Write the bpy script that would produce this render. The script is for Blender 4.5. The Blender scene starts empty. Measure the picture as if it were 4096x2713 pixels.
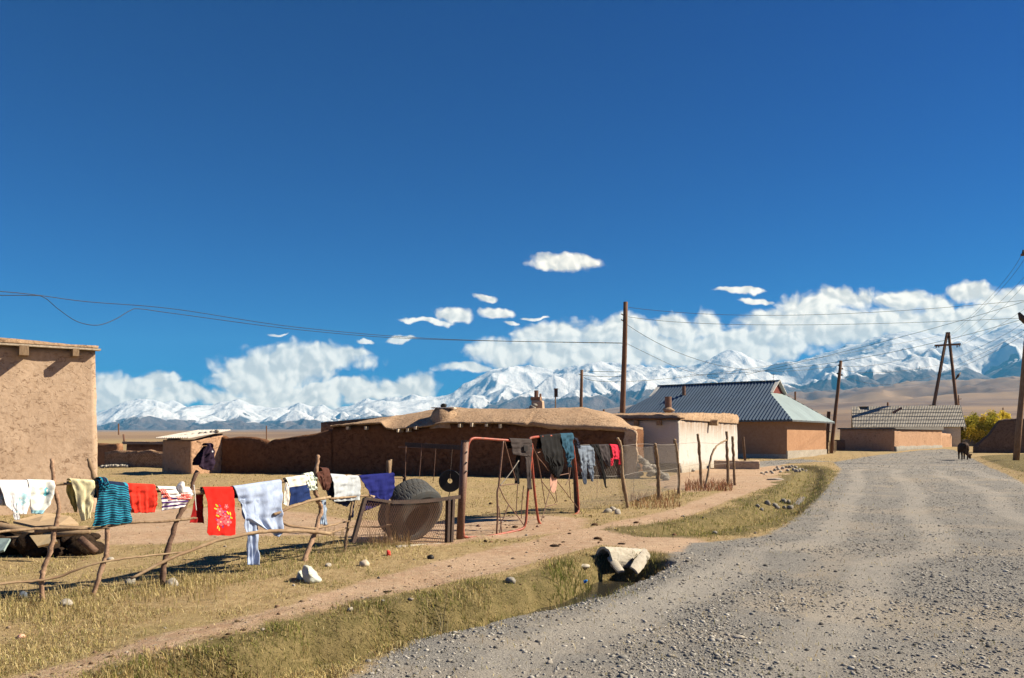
import bpy, bmesh, math, random
import numpy as np
from mathutils import Vector, Matrix
random.seed(7); rng = np.random.default_rng(11)
C = bpy.context.scene.collection
sc = bpy.context.scene
R = math.radians
# ------------------------------------------------------------------ camera, sky, sun, exposure
F, HX, HY, EYE = 3186.0, 2048.0, 1750.0, 1.6          # focal length and horizon of the 4096 px photograph
cd = bpy.data.cameras.new('camera'); cam = bpy.data.objects.new('camera', cd); C.objects.link(cam)
cam.location = (0, 0, EYE); cam.rotation_euler = (R(90), 0, 0)
cd.sensor_width = 36; cd.lens = F/4096*36; cd.shift_y = (HY-1356.5)/4096
cd.clip_start = .1; cd.clip_end = 60000
sc.camera = cam
sc.view_settings.view_transform = 'Standard'; sc.view_settings.look = 'None'
sc.view_settings.exposure = 1.3; sc.view_settings.gamma = 1
sc.render.engine = 'CYCLES'
sc.cycles.use_denoising = True
sc.cycles.max_bounces = 6; sc.cycles.diffuse_bounces = 1; sc.cycles.glossy_bounces = 2
sc.cycles.transparent_max_bounces = 8; sc.cycles.volume_bounces = 0
sc.cycles.sample_clamp_indirect = 4
AZ, EL = R(4), R(38)                                   # sun: azimuth from +X towards +Y, elevation
SUN = Vector((math.cos(AZ)*math.cos(EL), math.sin(AZ)*math.cos(EL), math.sin(EL)))
sl = bpy.data.lights.new('sun', 'SUN'); so = bpy.data.objects.new('sun', sl); C.objects.link(so)
sl.energy = 5.0; sl.angle = R(.53); sl.color = (1, .87, .67)
so.rotation_euler = (-SUN).to_track_quat('-Z', 'Y').to_euler()

class NT:                                              # small helper around a node tree
    def __init__(s, tree): s.t = tree
    def n(s, typ, **kw):
        o = s.t.nodes.new('ShaderNode'+typ)
        for k, v in kw.items(): setattr(o, k, v)
        return o
    def l(s, a, b): s.t.links.new(a, b)
    def put(s, sock, v):
        if isinstance(v, bpy.types.NodeSocket): s.l(v, sock)
        elif v is not None: sock.default_value = v
    def m(s, op, a, b=None, c=None, clamp=False):
        o = s.n('Math', operation=op, use_clamp=clamp)
        for i, v in enumerate((a, b, c)): s.put(o.inputs[i], v) if v is not None else None
        return o.outputs[0]
    def vm(s, op, a, b=None, out=0):
        o = s.n('VectorMath', operation=op)
        s.put(o.inputs[0], a)
        if b is not None: s.put(o.inputs[1], b)
        return o.outputs[out]
    def noise(s, vec, scale, detail=4, rough=.55, dist=0):
        o = s.n('TexNoise'); s.put(o.inputs['Vector'], vec); o.inputs['Scale'].default_value = scale
        o.inputs['Detail'].default_value = detail; o.inputs['Roughness'].default_value = rough; o.inputs['Distortion'].default_value = dist
        return o.outputs['Fac']
    def ramp(s, fac, stops, interp='LINEAR'):
        o = s.n('ValToRGB'); s.put(o.inputs[0], fac); e = o.color_ramp; e.interpolation = interp
        while len(e.elements) < len(stops): e.elements.new(.5)
        for el, (p, c) in zip(e.elements, stops):
            el.position = p; el.color = (*c, 1) if len(c) == 3 else c
        return o.outputs[0]
    def mix(s, fac, a, b, blend='MIX'):
        o = s.n('Mix', data_type='RGBA', blend_type=blend)
        s.put(o.inputs[0], fac); s.put(o.inputs[6], a if not isinstance(a, tuple) else (*a, 1)); s.put(o.inputs[7], b if not isinstance(b, tuple) else (*b, 1))
        return o.outputs[2]
    def ss(s, x, a, b):                                # smoothstep
        o = s.n('MapRange', interpolation_type='SMOOTHSTEP'); s.put(o.inputs[0], x)
        o.inputs[1].default_value = a; o.inputs[2].default_value = b
        return o.outputs[0]
    def bump(s, h, strength, dist, normal=None):
        o = s.n('Bump'); o.inputs['Strength'].default_value = strength; o.inputs['Distance'].default_value = dist
        s.put(o.inputs['Height'], h)
        if normal is not None: s.l(normal, o.inputs['Normal'])
        return o.outputs[0]

w = bpy.data.worlds.new('World'); sc.world = w; w.use_nodes = True
W = NT(w.node_tree); w.node_tree.nodes.clear()
SKY_STRENGTH = .05
sky = W.n('TexSky', sky_type='NISHITA'); sky.sun_disc = False
sky.sun_elevation = EL; sky.sun_rotation = R(90)-AZ; sky.altitude = 3000; sky.air_density = 1.0; sky.dust_density = .4; sky.ozone_density = 3.0
sx_ = W.n('SeparateXYZ'); W.l(W.vm('MULTIPLY', sky.outputs[0], (.123, .123, .123)), sx_.inputs[0]); cx_ = W.n('CombineXYZ')
for ch, (g_, k_) in enumerate(((2.0, .07), (2.1, .64), (1.28, .74))): W.l(W.m('MULTIPLY', W.m('POWER', sx_.outputs[ch], g_), k_/.123), cx_.inputs[ch])
SKYCOL = cx_.outputs[0]                                # deep blue of high altitude
# clouds of the sky: puffs placed by compass direction and elevation, broken up by noise
tc = W.n('TexCoord'); sep = W.n('SeparateXYZ'); W.l(tc.outputs['Generated'], sep.inputs[0])
yy = W.m('MAXIMUM', sep.outputs[1], .05)
u = W.m('DIVIDE', sep.outputs[0], yy); v = W.m('DIVIDE', sep.outputs[2], yy)
cmb = W.n('CombineXYZ'); W.l(u, cmb.inputs[0]); W.l(v, cmb.inputs[1]); uv = cmb.outputs[0]
def cn(vec, scale, detail, rough=.6):
    o = W.n('TexNoise'); W.l(vec, o.inputs['Vector']); o.inputs['Scale'].default_value = scale; o.inputs['Detail'].default_value = detail; o.inputs['Roughness'].default_value = rough
    return o
warp = cn(uv, 9, 4); wv = W.vm('SCALE', W.vm('SUBTRACT', warp.outputs['Color'], (.5, .5, .5))); wv.node.inputs['Scale'].default_value = .055
uvw = W.vm('ADD', uv, wv)
PUFFS = [  # centre x, y, half width, half height in photo pixels, softness
 (2255,1050,150,42),(2330,1045,70,30),(2190,1060,70,28),
 (1940,1188,60,18),(1800,1262,90,34),(1985,1250,80,26),(1690,1300,130,13),(2055,1292,40,10),(1610,1365,70,14),
 (2960,1168,110,14),(3020,1205,70,13),(1100,1345,40,6),(1465,1365,40,8),(2140,1268,60,8),
 (480,1545,190,62),(640,1530,110,55),(560,1600,260,60),(740,1580,130,45),
 (1120,1470,260,90),(1290,1430,230,60),(1020,1520,190,75),(1400,1410,110,28),(1450,1560,230,62),(1620,1545,170,55),(1200,1590,320,80),(950,1600,200,60),
 (2050,1420,190,70),(2200,1350,190,65),(2450,1340,240,80),(2720,1310,150,70),(2850,1300,90,60),(2600,1400,420,90),(2330,1430,380,80),(1880,1480,120,20),
 (3080,1300,200,70),(3230,1240,150,65),(3380,1200,170,60),(3300,1330,350,110),(3620,1190,110,55),(3730,1210,130,60),(3880,1170,120,55),(4040,1200,170,60),
 (3750,1290,420,90),(4100,1290,300,110),(2980,1390,300,90),(4400,1230,300,120),(4800,1300,500,140),(-300,1560,500,80),(5400,1350,500,130)]
field = None
for (x, y, a, b) in PUFFS:
    d = W.vm('SUBTRACT', uvw, ((x-HX)/F, (HY-y)/F, 0)); d = W.vm('MULTIPLY', d, (F/a, F/b, 0))
    q = W.m('SUBTRACT', 1.0, W.vm('LENGTH', d, out='Value'))
    field = q if field is None else W.m('MAXIMUM', field, q)
field = W.m('MAXIMUM', field, -1.0)
n1 = cn(uvw, 24, 9, .62).outputs['Fac']
nf = cn(uvw, 85, 6, .6).outputs['Fac']
def billow(vec):                                       # cauliflower lumps
    r = None
    for s_, k_ in ((34, .62), (80, .34), (170, .11)):
        o = W.n('TexVoronoi', feature='SMOOTH_F1', voronoi_dimensions='2D'); W.l(vec, o.inputs['Vector']); o.inputs['Scale'].default_value = s_; o.inputs['Smoothness'].default_value = .35
        q = W.m('MULTIPLY', W.m('SUBTRACT', .45, o.outputs['Distance']), k_); r = q if r is None else W.m('ADD', r, q)
    return r
bil = billow(uvw)
dens = W.m('ADD', W.m('ADD', W.m('MULTIPLY', field, 1.35), W.m('ADD', W.m('MULTIPLY', W.m('SUBTRACT', n1, .47), 1.0), W.m('MULTIPLY', bil, .95))), W.m('MULTIPLY', W.m('SUBTRACT', nf, .5), .30))
mask = W.ss(dens, -.04, .62)
off = W.vm('ADD', uvw, (.006, .006, 0)); bil2 = billow(off)
lit = W.m('ADD', .80, W.m('MULTIPLY', W.m('SUBTRACT', bil, bil2), 1.05))
lit = W.m('MINIMUM', W.m('MAXIMUM', lit, .62), 1.0)
K = 1.75/SKY_STRENGTH/2**1.3
cc = W.vm('SCALE', (1.08*K, .94*K, .72*K)); W.l(lit, cc.node.inputs['Scale'])
above = W.ss(v, .0, .02)
col = W.mix(W.m('MULTIPLY', mask, W.m('MULTIPLY', above, .97)), SKYCOL, cc)
bg = W.n('Background'); bg.inputs[1].default_value = SKY_STRENGTH; W.l(col, bg.inputs[0])
wo = W.n('OutputWorld'); W.l(bg.outputs[0], wo.inputs[0])
# ------------------------------------------------------------------ helpers: photo pixels -> places, noise, meshes
def P(px, py, d): return Vector(((px-HX)/F*d, d, EYE+(HY-py)/F*d))
def T(ox, oy, s): return lambda x, y: (ox+x*s, oy+y*s)
C1, C2, C3, C4, C5 = T(0,1300,.38265), T(0,1800,.58215), T(700,1750,.38259), T(1400,1700,.35067), T(1750,1680,.38265)
CA, CB, CC, CD, CE, MM = T(1200,1450,.54899), T(2300,1450,.46453), T(3200,1200,.44644), T(2400,1850,.44643), T(700,2250,.84459), T(0,0,1.73046)

def _hash(ix, iy, iz, seed):
    n = (ix.astype(np.int64)*374761393 + iy.astype(np.int64)*668265263 + iz.astype(np.int64)*1442695041 + seed*97531) & 0xffffffff
    n = ((n ^ (n >> 13))*1274126177) & 0xffffffff
    n = ((n ^ (n >> 15))*2246822519) & 0xffffffff
    return ((n ^ (n >> 16)) & 0xffff)/65535.0
def noise3(x, y, z, seed=0):
    x, y, z = np.broadcast_arrays(np.asarray(x, float), np.asarray(y, float), np.asarray(z, float))
    i, j, k = np.floor(x), np.floor(y), np.floor(z); fx, fy, fz = x-i, y-j, z-k
    fx, fy, fz = [f*f*f*(f*(f*6-15)+10) for f in (fx, fy, fz)]
    r = 0
    for a in (0, 1):
        for b in (0, 1):
            for c in (0, 1):
                r = r + _hash(i+a, j+b, k+c, seed)*(fx if a else 1-fx)*(fy if b else 1-fy)*(fz if c else 1-fz)
    return r
def noise2(x, y, seed=0):
    x, y = np.broadcast_arrays(np.asarray(x, float), np.asarray(y, float))
    i, j = np.floor(x), np.floor(y); fx, fy = x-i, y-j; fx = fx*fx*fx*(fx*(fx*6-15)+10); fy = fy*fy*fy*(fy*(fy*6-15)+10); z = np.zeros_like(i)
    return (_hash(i, j, z, seed)*(1-fx)+_hash(i+1, j, z, seed)*fx)*(1-fy)+(_hash(i, j+1, z, seed)*(1-fx)+_hash(i+1, j+1, z, seed)*fx)*fy
def fbm2(x, y, seed=0, o=4, g=.5):
    r = 0; a = 1; s = 0
    for k in range(o):
        r = r+a*noise2(x*2**k+k*17.3, y*2**k-k*9.1, seed+k); s += a; a *= g
    return r/s
def fbm3(p, seed=0, o=3, g=.5):
    r = 0; a = 1; s = 0
    for k in range(o):
        r = r+a*noise3(p[:, 0]*2**k, p[:, 1]*2**k, p[:, 2]*2**k, seed+k); s += a; a *= g
    return r/s
def sstep(x, a, b):
    t = np.clip((x-a)/(b-a), 0, 1); return t*t*(3-2*t)
def segdist(X, Y, pts, closed=False):                   # distance to a polyline and the arc position of the nearest point
    best = np.full(np.shape(X), 1e9); arc = np.zeros(np.shape(X)); L = 0
    n = len(pts)
    for i in range(n if closed else n-1):
        ax, ay = pts[i]; bx, by = pts[(i+1) % n]; dx, dy = bx-ax, by-ay; ll = math.hypot(dx, dy)
        t = np.clip(((X-ax)*dx+(Y-ay)*dy)/(ll*ll), 0, 1); d = np.hypot(X-ax-t*dx, Y-ay-t*dy)
        k = d < best; best = np.where(k, d, best); arc = np.where(k, L+t*ll, arc); L += ll
    return best, arc
def inpoly(X, Y, pts):
    r = np.zeros(np.shape(X), bool); n = len(pts)
    for i in range(n):
        ax, ay = pts[i]; bx, by = pts[(i+1) % n]
        if ay == by: continue
        r ^= ((ay > Y) != (by > Y)) & (X < (bx-ax)*(Y-ay)/(by-ay)+ax)
    return r
def polymask(X, Y, pts, soft):                          # 1 inside, 0 outside, soft edge of the given width
    d, _ = segdist(X, Y, pts, True)
    return sstep(np.where(inpoly(X, Y, pts), d, -d), -soft, soft)

ORG = {}                                                # world origin of every object made
def link(o, parent=None, loc=(0, 0, 0)):
    C.objects.link(o); loc = Vector(loc)
    if parent is not None:
        o.parent = parent; o.location = loc-ORG[parent.name]
    else: o.location = loc
    ORG[o.name] = loc
    return o
def tag(o, label=None, cat=None, group=None, kind=None):
    if label: o['label'] = label
    if cat: o['category'] = cat
    if group: o['group'] = group
    if kind: o['kind'] = kind
    return o
def thing(name, label, cat, loc, group=None):
    o = bpy.data.objects.new(name, None); o.empty_display_size = .2
    return tag(link(o, None, loc), label, cat, group)
def newmesh(name, v, faces, mat, parent=None, loc=None, smooth=False, uv=None):
    v = np.asarray(v, float).reshape(-1, 3)
    if loc is None: loc = ORG[parent.name] if parent is not None else Vector(((v[:, 0].min()+v[:, 0].max())/2, (v[:, 1].min()+v[:, 1].max())/2, v[:, 2].min()))
    me = bpy.data.meshes.new(name); loc = Vector(loc)
    if isinstance(faces, np.ndarray):
        k = faces.shape[1]; me.vertices.add(len(v)); me.vertices.foreach_set('co', (v-np.array(loc)).ravel())
        me.loops.add(faces.size); me.loops.foreach_set('vertex_index', faces.ravel().astype(np.int32))
        me.polygons.add(len(faces)); me.polygons.foreach_set('loop_start', (np.arange(len(faces))*k).astype(np.int32))
        me.update(calc_edges=True)
    else:
        me.from_pydata((v-np.array(loc)).tolist(), [], faces); me.update()
    if smooth: me.polygons.foreach_set('use_smooth', np.ones(len(me.polygons), bool))
    if mat: me.materials.append(mat)
    o = bpy.data.objects.new(name, me)
    return link(o, parent, loc)
def fattr(o, name, val):
    a = o.data.attributes.new(name, 'FLOAT', 'POINT'); a.data.foreach_set('value', np.asarray(val, np.float32).ravel())
def cattr(o, name, rgb):
    rgb = np.asarray(rgb, np.float32).reshape(-1, 3); a = o.data.attributes.new(name, 'FLOAT_COLOR', 'POINT')
    a.data.foreach_set('color', np.hstack([rgb, np.ones((len(rgb), 1), np.float32)]).ravel())

_ico = {}
def ico(k):
    if k not in _ico:
        b = bmesh.new(); bmesh.ops.create_icosphere(b, subdivisions=k, radius=1); b.verts.ensure_lookup_table()
        _ico[k] = (np.array([x.co[:] for x in b.verts]), np.array([[q.index for q in f.verts] for f in b.faces])); b.free()
    return _ico[k]
def frame(d):
    d = Vector(d).normalized(); a = Vector((0, 0, 1)) if abs(d.z) < .9 else Vector((1, 0, 0))
    x = a.cross(d).normalized(); return x, d.cross(x), d

class MB:
    def __init__(s): s.v = []; s.f = []
    def add(s, vs, fs):
        k = len(s.v); s.v += [tuple(q) for q in vs]; s.f += [tuple(int(i)+k for i in f) for f in fs]; return s
    def box(s, c, size, rz=0, taper=1):
        c = Vector(c); sx, sy, sz = [q/2 for q in size]; m = Matrix.Rotation(rz, 3, 'Z')
        vs = [c+m @ Vector((x*sx*(taper if z > 0 else 1), y*sy*(taper if z > 0 else 1), z*sz)) for z in (-1, 1) for x, y in ((-1,-1),(1,-1),(1,1),(-1,1))]
        return s.add(vs, [(3,2,1,0),(4,5,6,7),(0,1,5,4),(1,2,6,5),(2,3,7,6),(3,0,4,7)])
    def beam(s, a, b, wd, ht, up=(0, 0, 1)):            # rectangular bar between two points
        a, b = Vector(a), Vector(b); d = (b-a).normalized(); x = d.cross(Vector(up))
        if x.length < 1e-4: x = d.cross(Vector((1, 0, 0)))
        x.normalize(); y = x.cross(d)
        vs = [p+x*(i*wd/2)+y*(j*ht/2) for p in (a, b) for i, j in ((-1,-1),(1,-1),(1,1),(-1,1))]
        return s.add(vs, [(0,1,2,3),(7,6,5,4),(0,4,5,1),(1,5,6,2),(2,6,7,3),(3,7,4,0)])
    def tube(s, pts, rad, n=8, closed=False, rough=0):
        pts = [Vector(p) for p in pts]; m = len(pts)
        rad = [rad]*m if not hasattr(rad, '__len__') else rad
        vs = []; px = None
        for i, p in enumerate(pts):
            if closed: d = pts[(i+1) % m]-pts[i-1]
            else: d = pts[min(i+1, m-1)]-pts[max(i-1, 0)]
            if px is None: x, y, _ = frame(d)
            else:
                d = d.normalized(); x = (px-d*px.dot(d)); x = x.normalized() if x.length > 1e-6 else frame(d)[0]; y = d.cross(x)
            px = x
            for k in range(n):
                a = 2*math.pi*k/n; r = rad[i]*(1+(random.random()-.5)*rough)
                vs.append(p+x*(math.cos(a)*r)+y*(math.sin(a)*r))
        fs = [(i*n+k, i*n+(k+1) % n, ((i+1) % m)*n+(k+1) % n, ((i+1) % m)*n+k) for i in range(m if closed else m-1) for k in range(n)]
        if not closed: fs += [tuple(range(n))[::-1], tuple(range((m-1)*n, m*n))]
        return s.add(vs, fs)
    def rock(s, c, size, seed=0, k=2, flat=0, rz=None, amp=.35):
        v, f = ico(k); v = v.copy(); q = fbm3(v*1.3+seed*7.7, seed, 3); v *= (1+amp*(q-.5)*2)[:, None]; rs_ = np.random.default_rng(seed)
        for _ in range(5):
            n_ = rs_.normal(size=3); n_ /= np.linalg.norm(n_); dd_ = v @ n_; h_ = .62+.25*rs_.random(); v = v-np.maximum(dd_-h_, 0)[:, None]*n_*.85
        if flat: v[:, 2] = np.where(v[:, 2] < -flat, -flat+(v[:, 2]+flat)*.2, v[:, 2])
        v *= np.array(size); rz = seed*1.7 if rz is None else rz; cs, sn = math.cos(rz), math.sin(rz)
        v = np.c_[v[:, 0]*cs-v[:, 1]*sn, v[:, 0]*sn+v[:, 1]*cs, v[:, 2]]+np.array(c)
        return s.add(v.tolist(), f.tolist())
    def grid(s, A):                                     # array (n, m, 3) of points
        n, m = A.shape[:2]
        return s.add(A.reshape(-1, 3).tolist(), [(i*m+j, i*m+j+1, (i+1)*m+j+1, (i+1)*m+j) for i in range(n-1) for j in range(m-1)])
    def rbox(s, o, ux, L, D, zs, res=.25, amp=.03, batter=0, rnd=0, scale=1.2, seed=0, top=None):
        """uneven earth block: o = front left corner (x, y), ux = direction of the front, zs = (z0, z1), depth D behind the front"""
        ux = Vector((ux[0], ux[1])).normalized(); uy = Vector((-ux.y, ux.x)); z0, z1 = zs; H = z1-z0
        nL, nD, nH = [max(2, int(q/res)+1) for q in (L, D, H)]
        def put(a, b, c):
            a, b, c = np.broadcast_arrays(np.asarray(a, float), np.asarray(b, float), np.asarray(c, float)); a, b, c = a*L, b*D, c
            hh = np.full(a.shape, H) if top is None else np.interp(a, [t[0] for t in top], [t[1]-z0 for t in top])
            k = batter*(c*hh); a2 = np.clip(a, 0, L); cen = (a/L*2-1), (b/D*2-1)
            x = a-cen[0]*k; y = b-cen[1]*k; z = c*hh
            if rnd: z = z-rnd*(np.abs(cen[1])**4)*(c > .999)
            p = np.stack([o[0]+ux.x*x+uy.x*y, o[1]+ux.y*x+uy.y*y, z0+z], -1); sh = p.shape; q = p.reshape(-1, 3)
            dv = np.stack([fbm3(q*scale+11*i, seed+20*i, 4, .6)-.5 for i in range(3)], -1)*amp*2
            dv[:, 2] *= np.where(c.ravel() > .01, 1, 0)
            return (q+dv).reshape(sh)
        a, b, c = np.linspace(0, 1, nL), np.linspace(0, 1, nD), np.linspace(0, 1, nH)
        s.grid(put(a[None, :], 0, c[:, None])); s.grid(put(a[::-1][None, :], 1, c[:, None]))
        s.grid(put(1, b[None, :], c[:, None])); s.grid(put(0, b[::-1][None, :], c[:, None]))
        s.grid(put(a[None, :], b[:, None], 1))
        return s
    def build(s, name, mat, parent=None, loc=None, smooth=False, weld=0):
        o = newmesh(name, s.v, s.f, mat, parent, loc, smooth)
        if weld:
            b = bmesh.new(); b.from_mesh(o.data); bmesh.ops.remove_doubles(b, verts=b.verts, dist=weld); b.to_mesh(o.data); b.free()
        return o
def cutx(px): return [px]

# ------------------------------------------------------------------ materials
def mat(name, rough=.85, spec=.2, metal=0):
    m = bpy.data.materials.new(name); m.use_nodes = True; t = m.node_tree; b = t.nodes['Principled BSDF']
    b.inputs['Roughness'].default_value = rough; b.inputs['Specular IOR Level'].default_value = spec; b.inputs['Metallic'].default_value = metal
    return m, NT(t), b
def earth(name, c1, c2, c3=None, scale=1.5, fine=14, bump=.5, dist=.02, rough=.95, flecks=0, fleckc=None, spec=.1, metal=0, stretch=None):
    """mottled material: two colours in broad patches, a finer grain, optional dark flecks"""
    m, t, b = mat(name, rough, spec, metal); tcn = t.n('TexCoord'); vec = tcn.outputs['Object']
    if stretch: vec = t.vm('MULTIPLY', vec, stretch)
    a = t.noise(vec, scale, 5, .6); f = t.noise(vec, fine, 6, .65, .4)
    colr = t.ramp(a, [(.3, c1), (.68, c2)])
    colr = t.mix(t.ss(f, .35, .75), colr, c3 if c3 else tuple(q*.72 for q in c1))
    if flecks:
        g = t.noise(t.vm('MULTIPLY', vec, (1, 1, 1.25)), scale*5, 7, .72, 1.1)
        g2 = t.noise(vec, scale*.9, 2)
        k = t.m('MULTIPLY', t.ss(g, .53, .62), t.ss(g2, .34, .6))
        colr = t.mix(t.m('MULTIPLY', k, flecks), colr, fleckc or tuple(q*.35 for q in c1))
        f = t.m('SUBTRACT', f, t.m('MULTIPLY', k, .6))
    t.l(colr, b.inputs['Base Color'])
    t.l(t.bump(t.m('ADD', f, t.m('MULTIPLY', a, .7)), bump, dist), b.inputs['Normal'])
    return m
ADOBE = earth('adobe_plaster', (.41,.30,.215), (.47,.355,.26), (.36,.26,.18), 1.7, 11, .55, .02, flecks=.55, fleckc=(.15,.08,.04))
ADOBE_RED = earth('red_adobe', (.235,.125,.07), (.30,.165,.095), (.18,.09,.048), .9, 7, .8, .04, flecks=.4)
YARDMUD = earth('yard_mud', (.38,.235,.15), (.44,.28,.185), (.32,.19,.115), .9, 7, .8, .04, flecks=.5)
MUDROOF = earth('mud_roof', (.35,.24,.155), (.42,.30,.20), (.28,.185,.115), 1.2, 10, .9, .05, flecks=.35)
TANWALL = earth('tan_plaster', (.34,.195,.115), (.39,.23,.138), (.30,.165,.093), .8, 5, .4, .02)
PLINTH = earth('grey_cement', (.33,.30,.25), (.42,.38,.32), (.25,.22,.18), 2, 12, .6, .02)
STONE = earth('grey_stone', (.22,.205,.18), (.33,.31,.27), (.15,.14,.12), 3, 18, .6, .02, .85)
STONE_PALE = earth('pale_stone', (.33,.30,.255), (.44,.41,.355), (.24,.215,.18), 4, 22, .4, .015, .8)
DARKSTONE = earth('dark_stone', (.09,.085,.078), (.15,.14,.13), (.06,.057,.052), 5, 26, .6, .02, .85)
CONCRETE = earth('old_concrete', (.40,.37,.30), (.50,.46,.39), (.30,.265,.21), 3, 24, .5, .01, .9)
WOOD = earth('weathered_wood', (.22,.155,.10), (.33,.245,.16), (.12,.075,.045), 5, 30, .7, .01, .85, stretch=(1,1,.25))
WOOD_PALE = earth('pale_peeled_wood', (.15,.095,.06), (.40,.31,.20), (.20,.13,.08), 2.4, 16, .6, .008, .8)
WOOD_DARK = earth('dark_wood', (.085,.05,.032), (.15,.09,.06), (.05,.03,.02), 4, 30, .6, .01, .85, stretch=(1,1,.2))
POLEWOOD = earth('pole_wood', (.15,.085,.055), (.22,.13,.085), (.10,.055,.035), 3, 26, .5, .01, .85, stretch=(1,1,.15))
PLANK = earth('grey_plank', (.42,.36,.28), (.54,.47,.37), (.28,.22,.16), 4, 24, .6, .01, .85)
DUNG = earth('dung', (.028,.018,.012), (.055,.036,.024), (.015,.01,.007), 4, 22, 1, .05, .95)
DARKMETAL = earth('dark_rusty_steel', (.045,.028,.022), (.085,.05,.036), (.02,.014,.012), 6, 40, .4, .004, .6, spec=.4)
RUST = earth('brown_rusty_steel', (.16,.085,.055), (.22,.12,.08), (.08,.04,.03), 8, 45, .4, .004, .6, spec=.4)
REDPIPE = earth('worn_red_paint', (.32,.042,.02), (.38,.08,.042), (.13,.06,.042), 7, 18, .3, .004, .5, spec=.4)
BLACKRUB = earth('tyre_rubber', (.035,.039,.041), (.058,.063,.066), (.055,.05,.043), 3, 14, .3, .006, .75, spec=.3)
BLACK = earth('black_paint', (.012,.011,.011), (.02,.018,.017), (.008,.008,.008), 6, 30, .2, .003, .6, spec=.3)
WIRE = earth('galvanised_wire', (.22,.195,.165), (.32,.29,.25), (.15,.125,.10), 20, 60, .1, .001, .5, spec=.5)
CABLE = mat('black_cable', .7)[0]; CABLE.node_tree.nodes['Principled BSDF'].inputs['Base Color'].default_value = (.05, .052, .055, 1)
BRICK = None
def brick(name, c1, c2, mortar, sc_, zrot):
    m, t, b = mat(name, .95, .1); tcn = t.n('TexCoord'); mp = t.n('Mapping'); mp.inputs['Rotation'].default_value = (R(90), 0, 0)
    rot = t.n('VectorRotate', rotation_type='Z_AXIS'); rot.inputs['Angle'].default_value = -zrot
    t.l(tcn.outputs['Object'], rot.inputs['Vector']); sp = t.n('SeparateXYZ'); t.l(rot.outputs[0], sp.inputs[0]); cb = t.n('CombineXYZ'); t.l(sp.outputs[0], cb.inputs[0]); t.l(sp.outputs[2], cb.inputs[1])
    q = t.n('TexBrick'); t.l(cb.outputs[0], q.inputs['Vector']); q.inputs['Scale'].default_value = sc_
    q.inputs['Color1'].default_value = (*c1, 1); q.inputs['Color2'].default_value = (*c2, 1); q.inputs['Mortar'].default_value = (*mortar, 1); q.inputs['Mortar Size'].default_value = .03; q.inputs['Bias'].default_value = .1
    n = t.noise(tcn.outputs['Object'], 9, 5); t.l(t.mix(t.ss(n, .4, .7), q.outputs['Color'], t.mix(1, q.outputs['Color'], (.6,.55,.5), 'MULTIPLY')), b.inputs['Base Color'])
    t.l(t.bump(t.m('ADD', t.m('MULTIPLY', q.outputs['Fac'], -1), n), .8, .02), b.inputs['Normal'])
    return m
# ------------------------------------------------------------------ ground: one sheet from the camera's feet to the foot of the mountains
def flat(px, py):                                       # point of the level ground seen at a pixel (rise of the far street included)
    k = (py-HY)/F; d = EYE/k
    if d > 55: d = min((EYE+.015*55)/(k+.015), 115)
    return ((px-HX)/F*d, d)
def gp(*pts): return [flat(*MM(x, y)) for x, y in pts]
ROAD = gp((700,1640),(830,1568),(960,1482),(1100,1450),(1230,1415),(1310,1392),(1400,1360),(1500,1318),(1560,1288),(1600,1258),(1690,1252),(1780,1238),(1840,1200),(1880,1160),(1925,1112),(1945,1085),(1925,1068),(1840,1070),(1745,1082),(1735,1068),(1850,1061),(1930,1068),(1968,1062),(2030,1052),(2107,1043),(2180,1038),(2205,1040),(2225,1050),(2251,1062),(2285,1080),(2330,1100),(2400,1135),(2700,1250),(3300,1640))
PATHA = gp((-200,1640),(60,1560),(330,1478),(560,1432),(760,1372),(930,1322),(1110,1272),(1280,1235),(1400,1212),(1480,1195),(1545,1180),(1640,1148),(1740,1112),(1850,1086),(1900,1078),(1850,1100),(1760,1130),(1680,1160),(1600,1190),(1520,1212),(1560,1235),(1640,1256),(1570,1300),(1530,1285),(1390,1262),(1290,1290),(1170,1330),(1020,1362),(880,1392),(760,1425),(620,1465),(440,1510),(250,1560),(50,1640))
YARD = gp((215,1235),(300,1178),(520,1170),(700,1185),(800,1200),(1000,1212),(1120,1195),(1250,1190),(1360,1200),(1330,1230),(1100,1245),(1000,1262),(760,1240),(560,1238),(400,1262),(240,1262))
YARD2 = gp((1490,1120),(1600,1080),(1720,1070),(1860,1075),(1720,1125),(1600,1140))
DITCH1 = gp((300,1640),(450,1568),(650,1515),(820,1462),(1000,1428),(1170,1398),(1290,1366),(1380,1335),(1452,1300))
DITCH2 = gp((1560,1228),(1680,1208),(1790,1178),(1850,1140),(1868,1108),(1880,1086),(1850,1076))
BANK_R = gp((2262,1058),(2400,1052),(2700,1060),(3000,1200),(2700,1170),(2420,1118),(2330,1088))
PIPE_P = flat(*MM(1460, 1292))
def masks(X, Y):
    road = polymask(X, Y, ROAD, .35); dirt = np.maximum(polymask(X, Y, PATHA, .3), np.maximum(polymask(X, Y, YARD, .6), .8*polymask(X, Y, YARD2, .6)))
    d1, a1 = segdist(X, Y, DITCH1); d2, a2 = segdist(X, Y, DITCH2)
    wig = (fbm2(X*1.3, Y*1.3, 5)-.5)*.35
    g = np.maximum(1-sstep(d1+wig, .35, 1.15), 1-sstep(d2+wig*2.4, .5, 1.6))
    g = np.maximum(g, .9*polymask(X, Y, BANK_R, .4))
    return road, dirt, g, d1, d2
def track(X, Y):                                        # packed wheel tracks along the road
    d, _ = segdist(X, Y, ROAD[:16]); d2, _ = segdist(X, Y, ROAD[-5:]); f = d+ (fbm2(X*.12, Y*.12, 61)-.5)*1.2; r = 0
    for c in (1.0, 2.5, 4.3, 5.9, 7.7): r = np.maximum(r, np.exp(-((f-c)/.38)**2))
    return r
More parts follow.
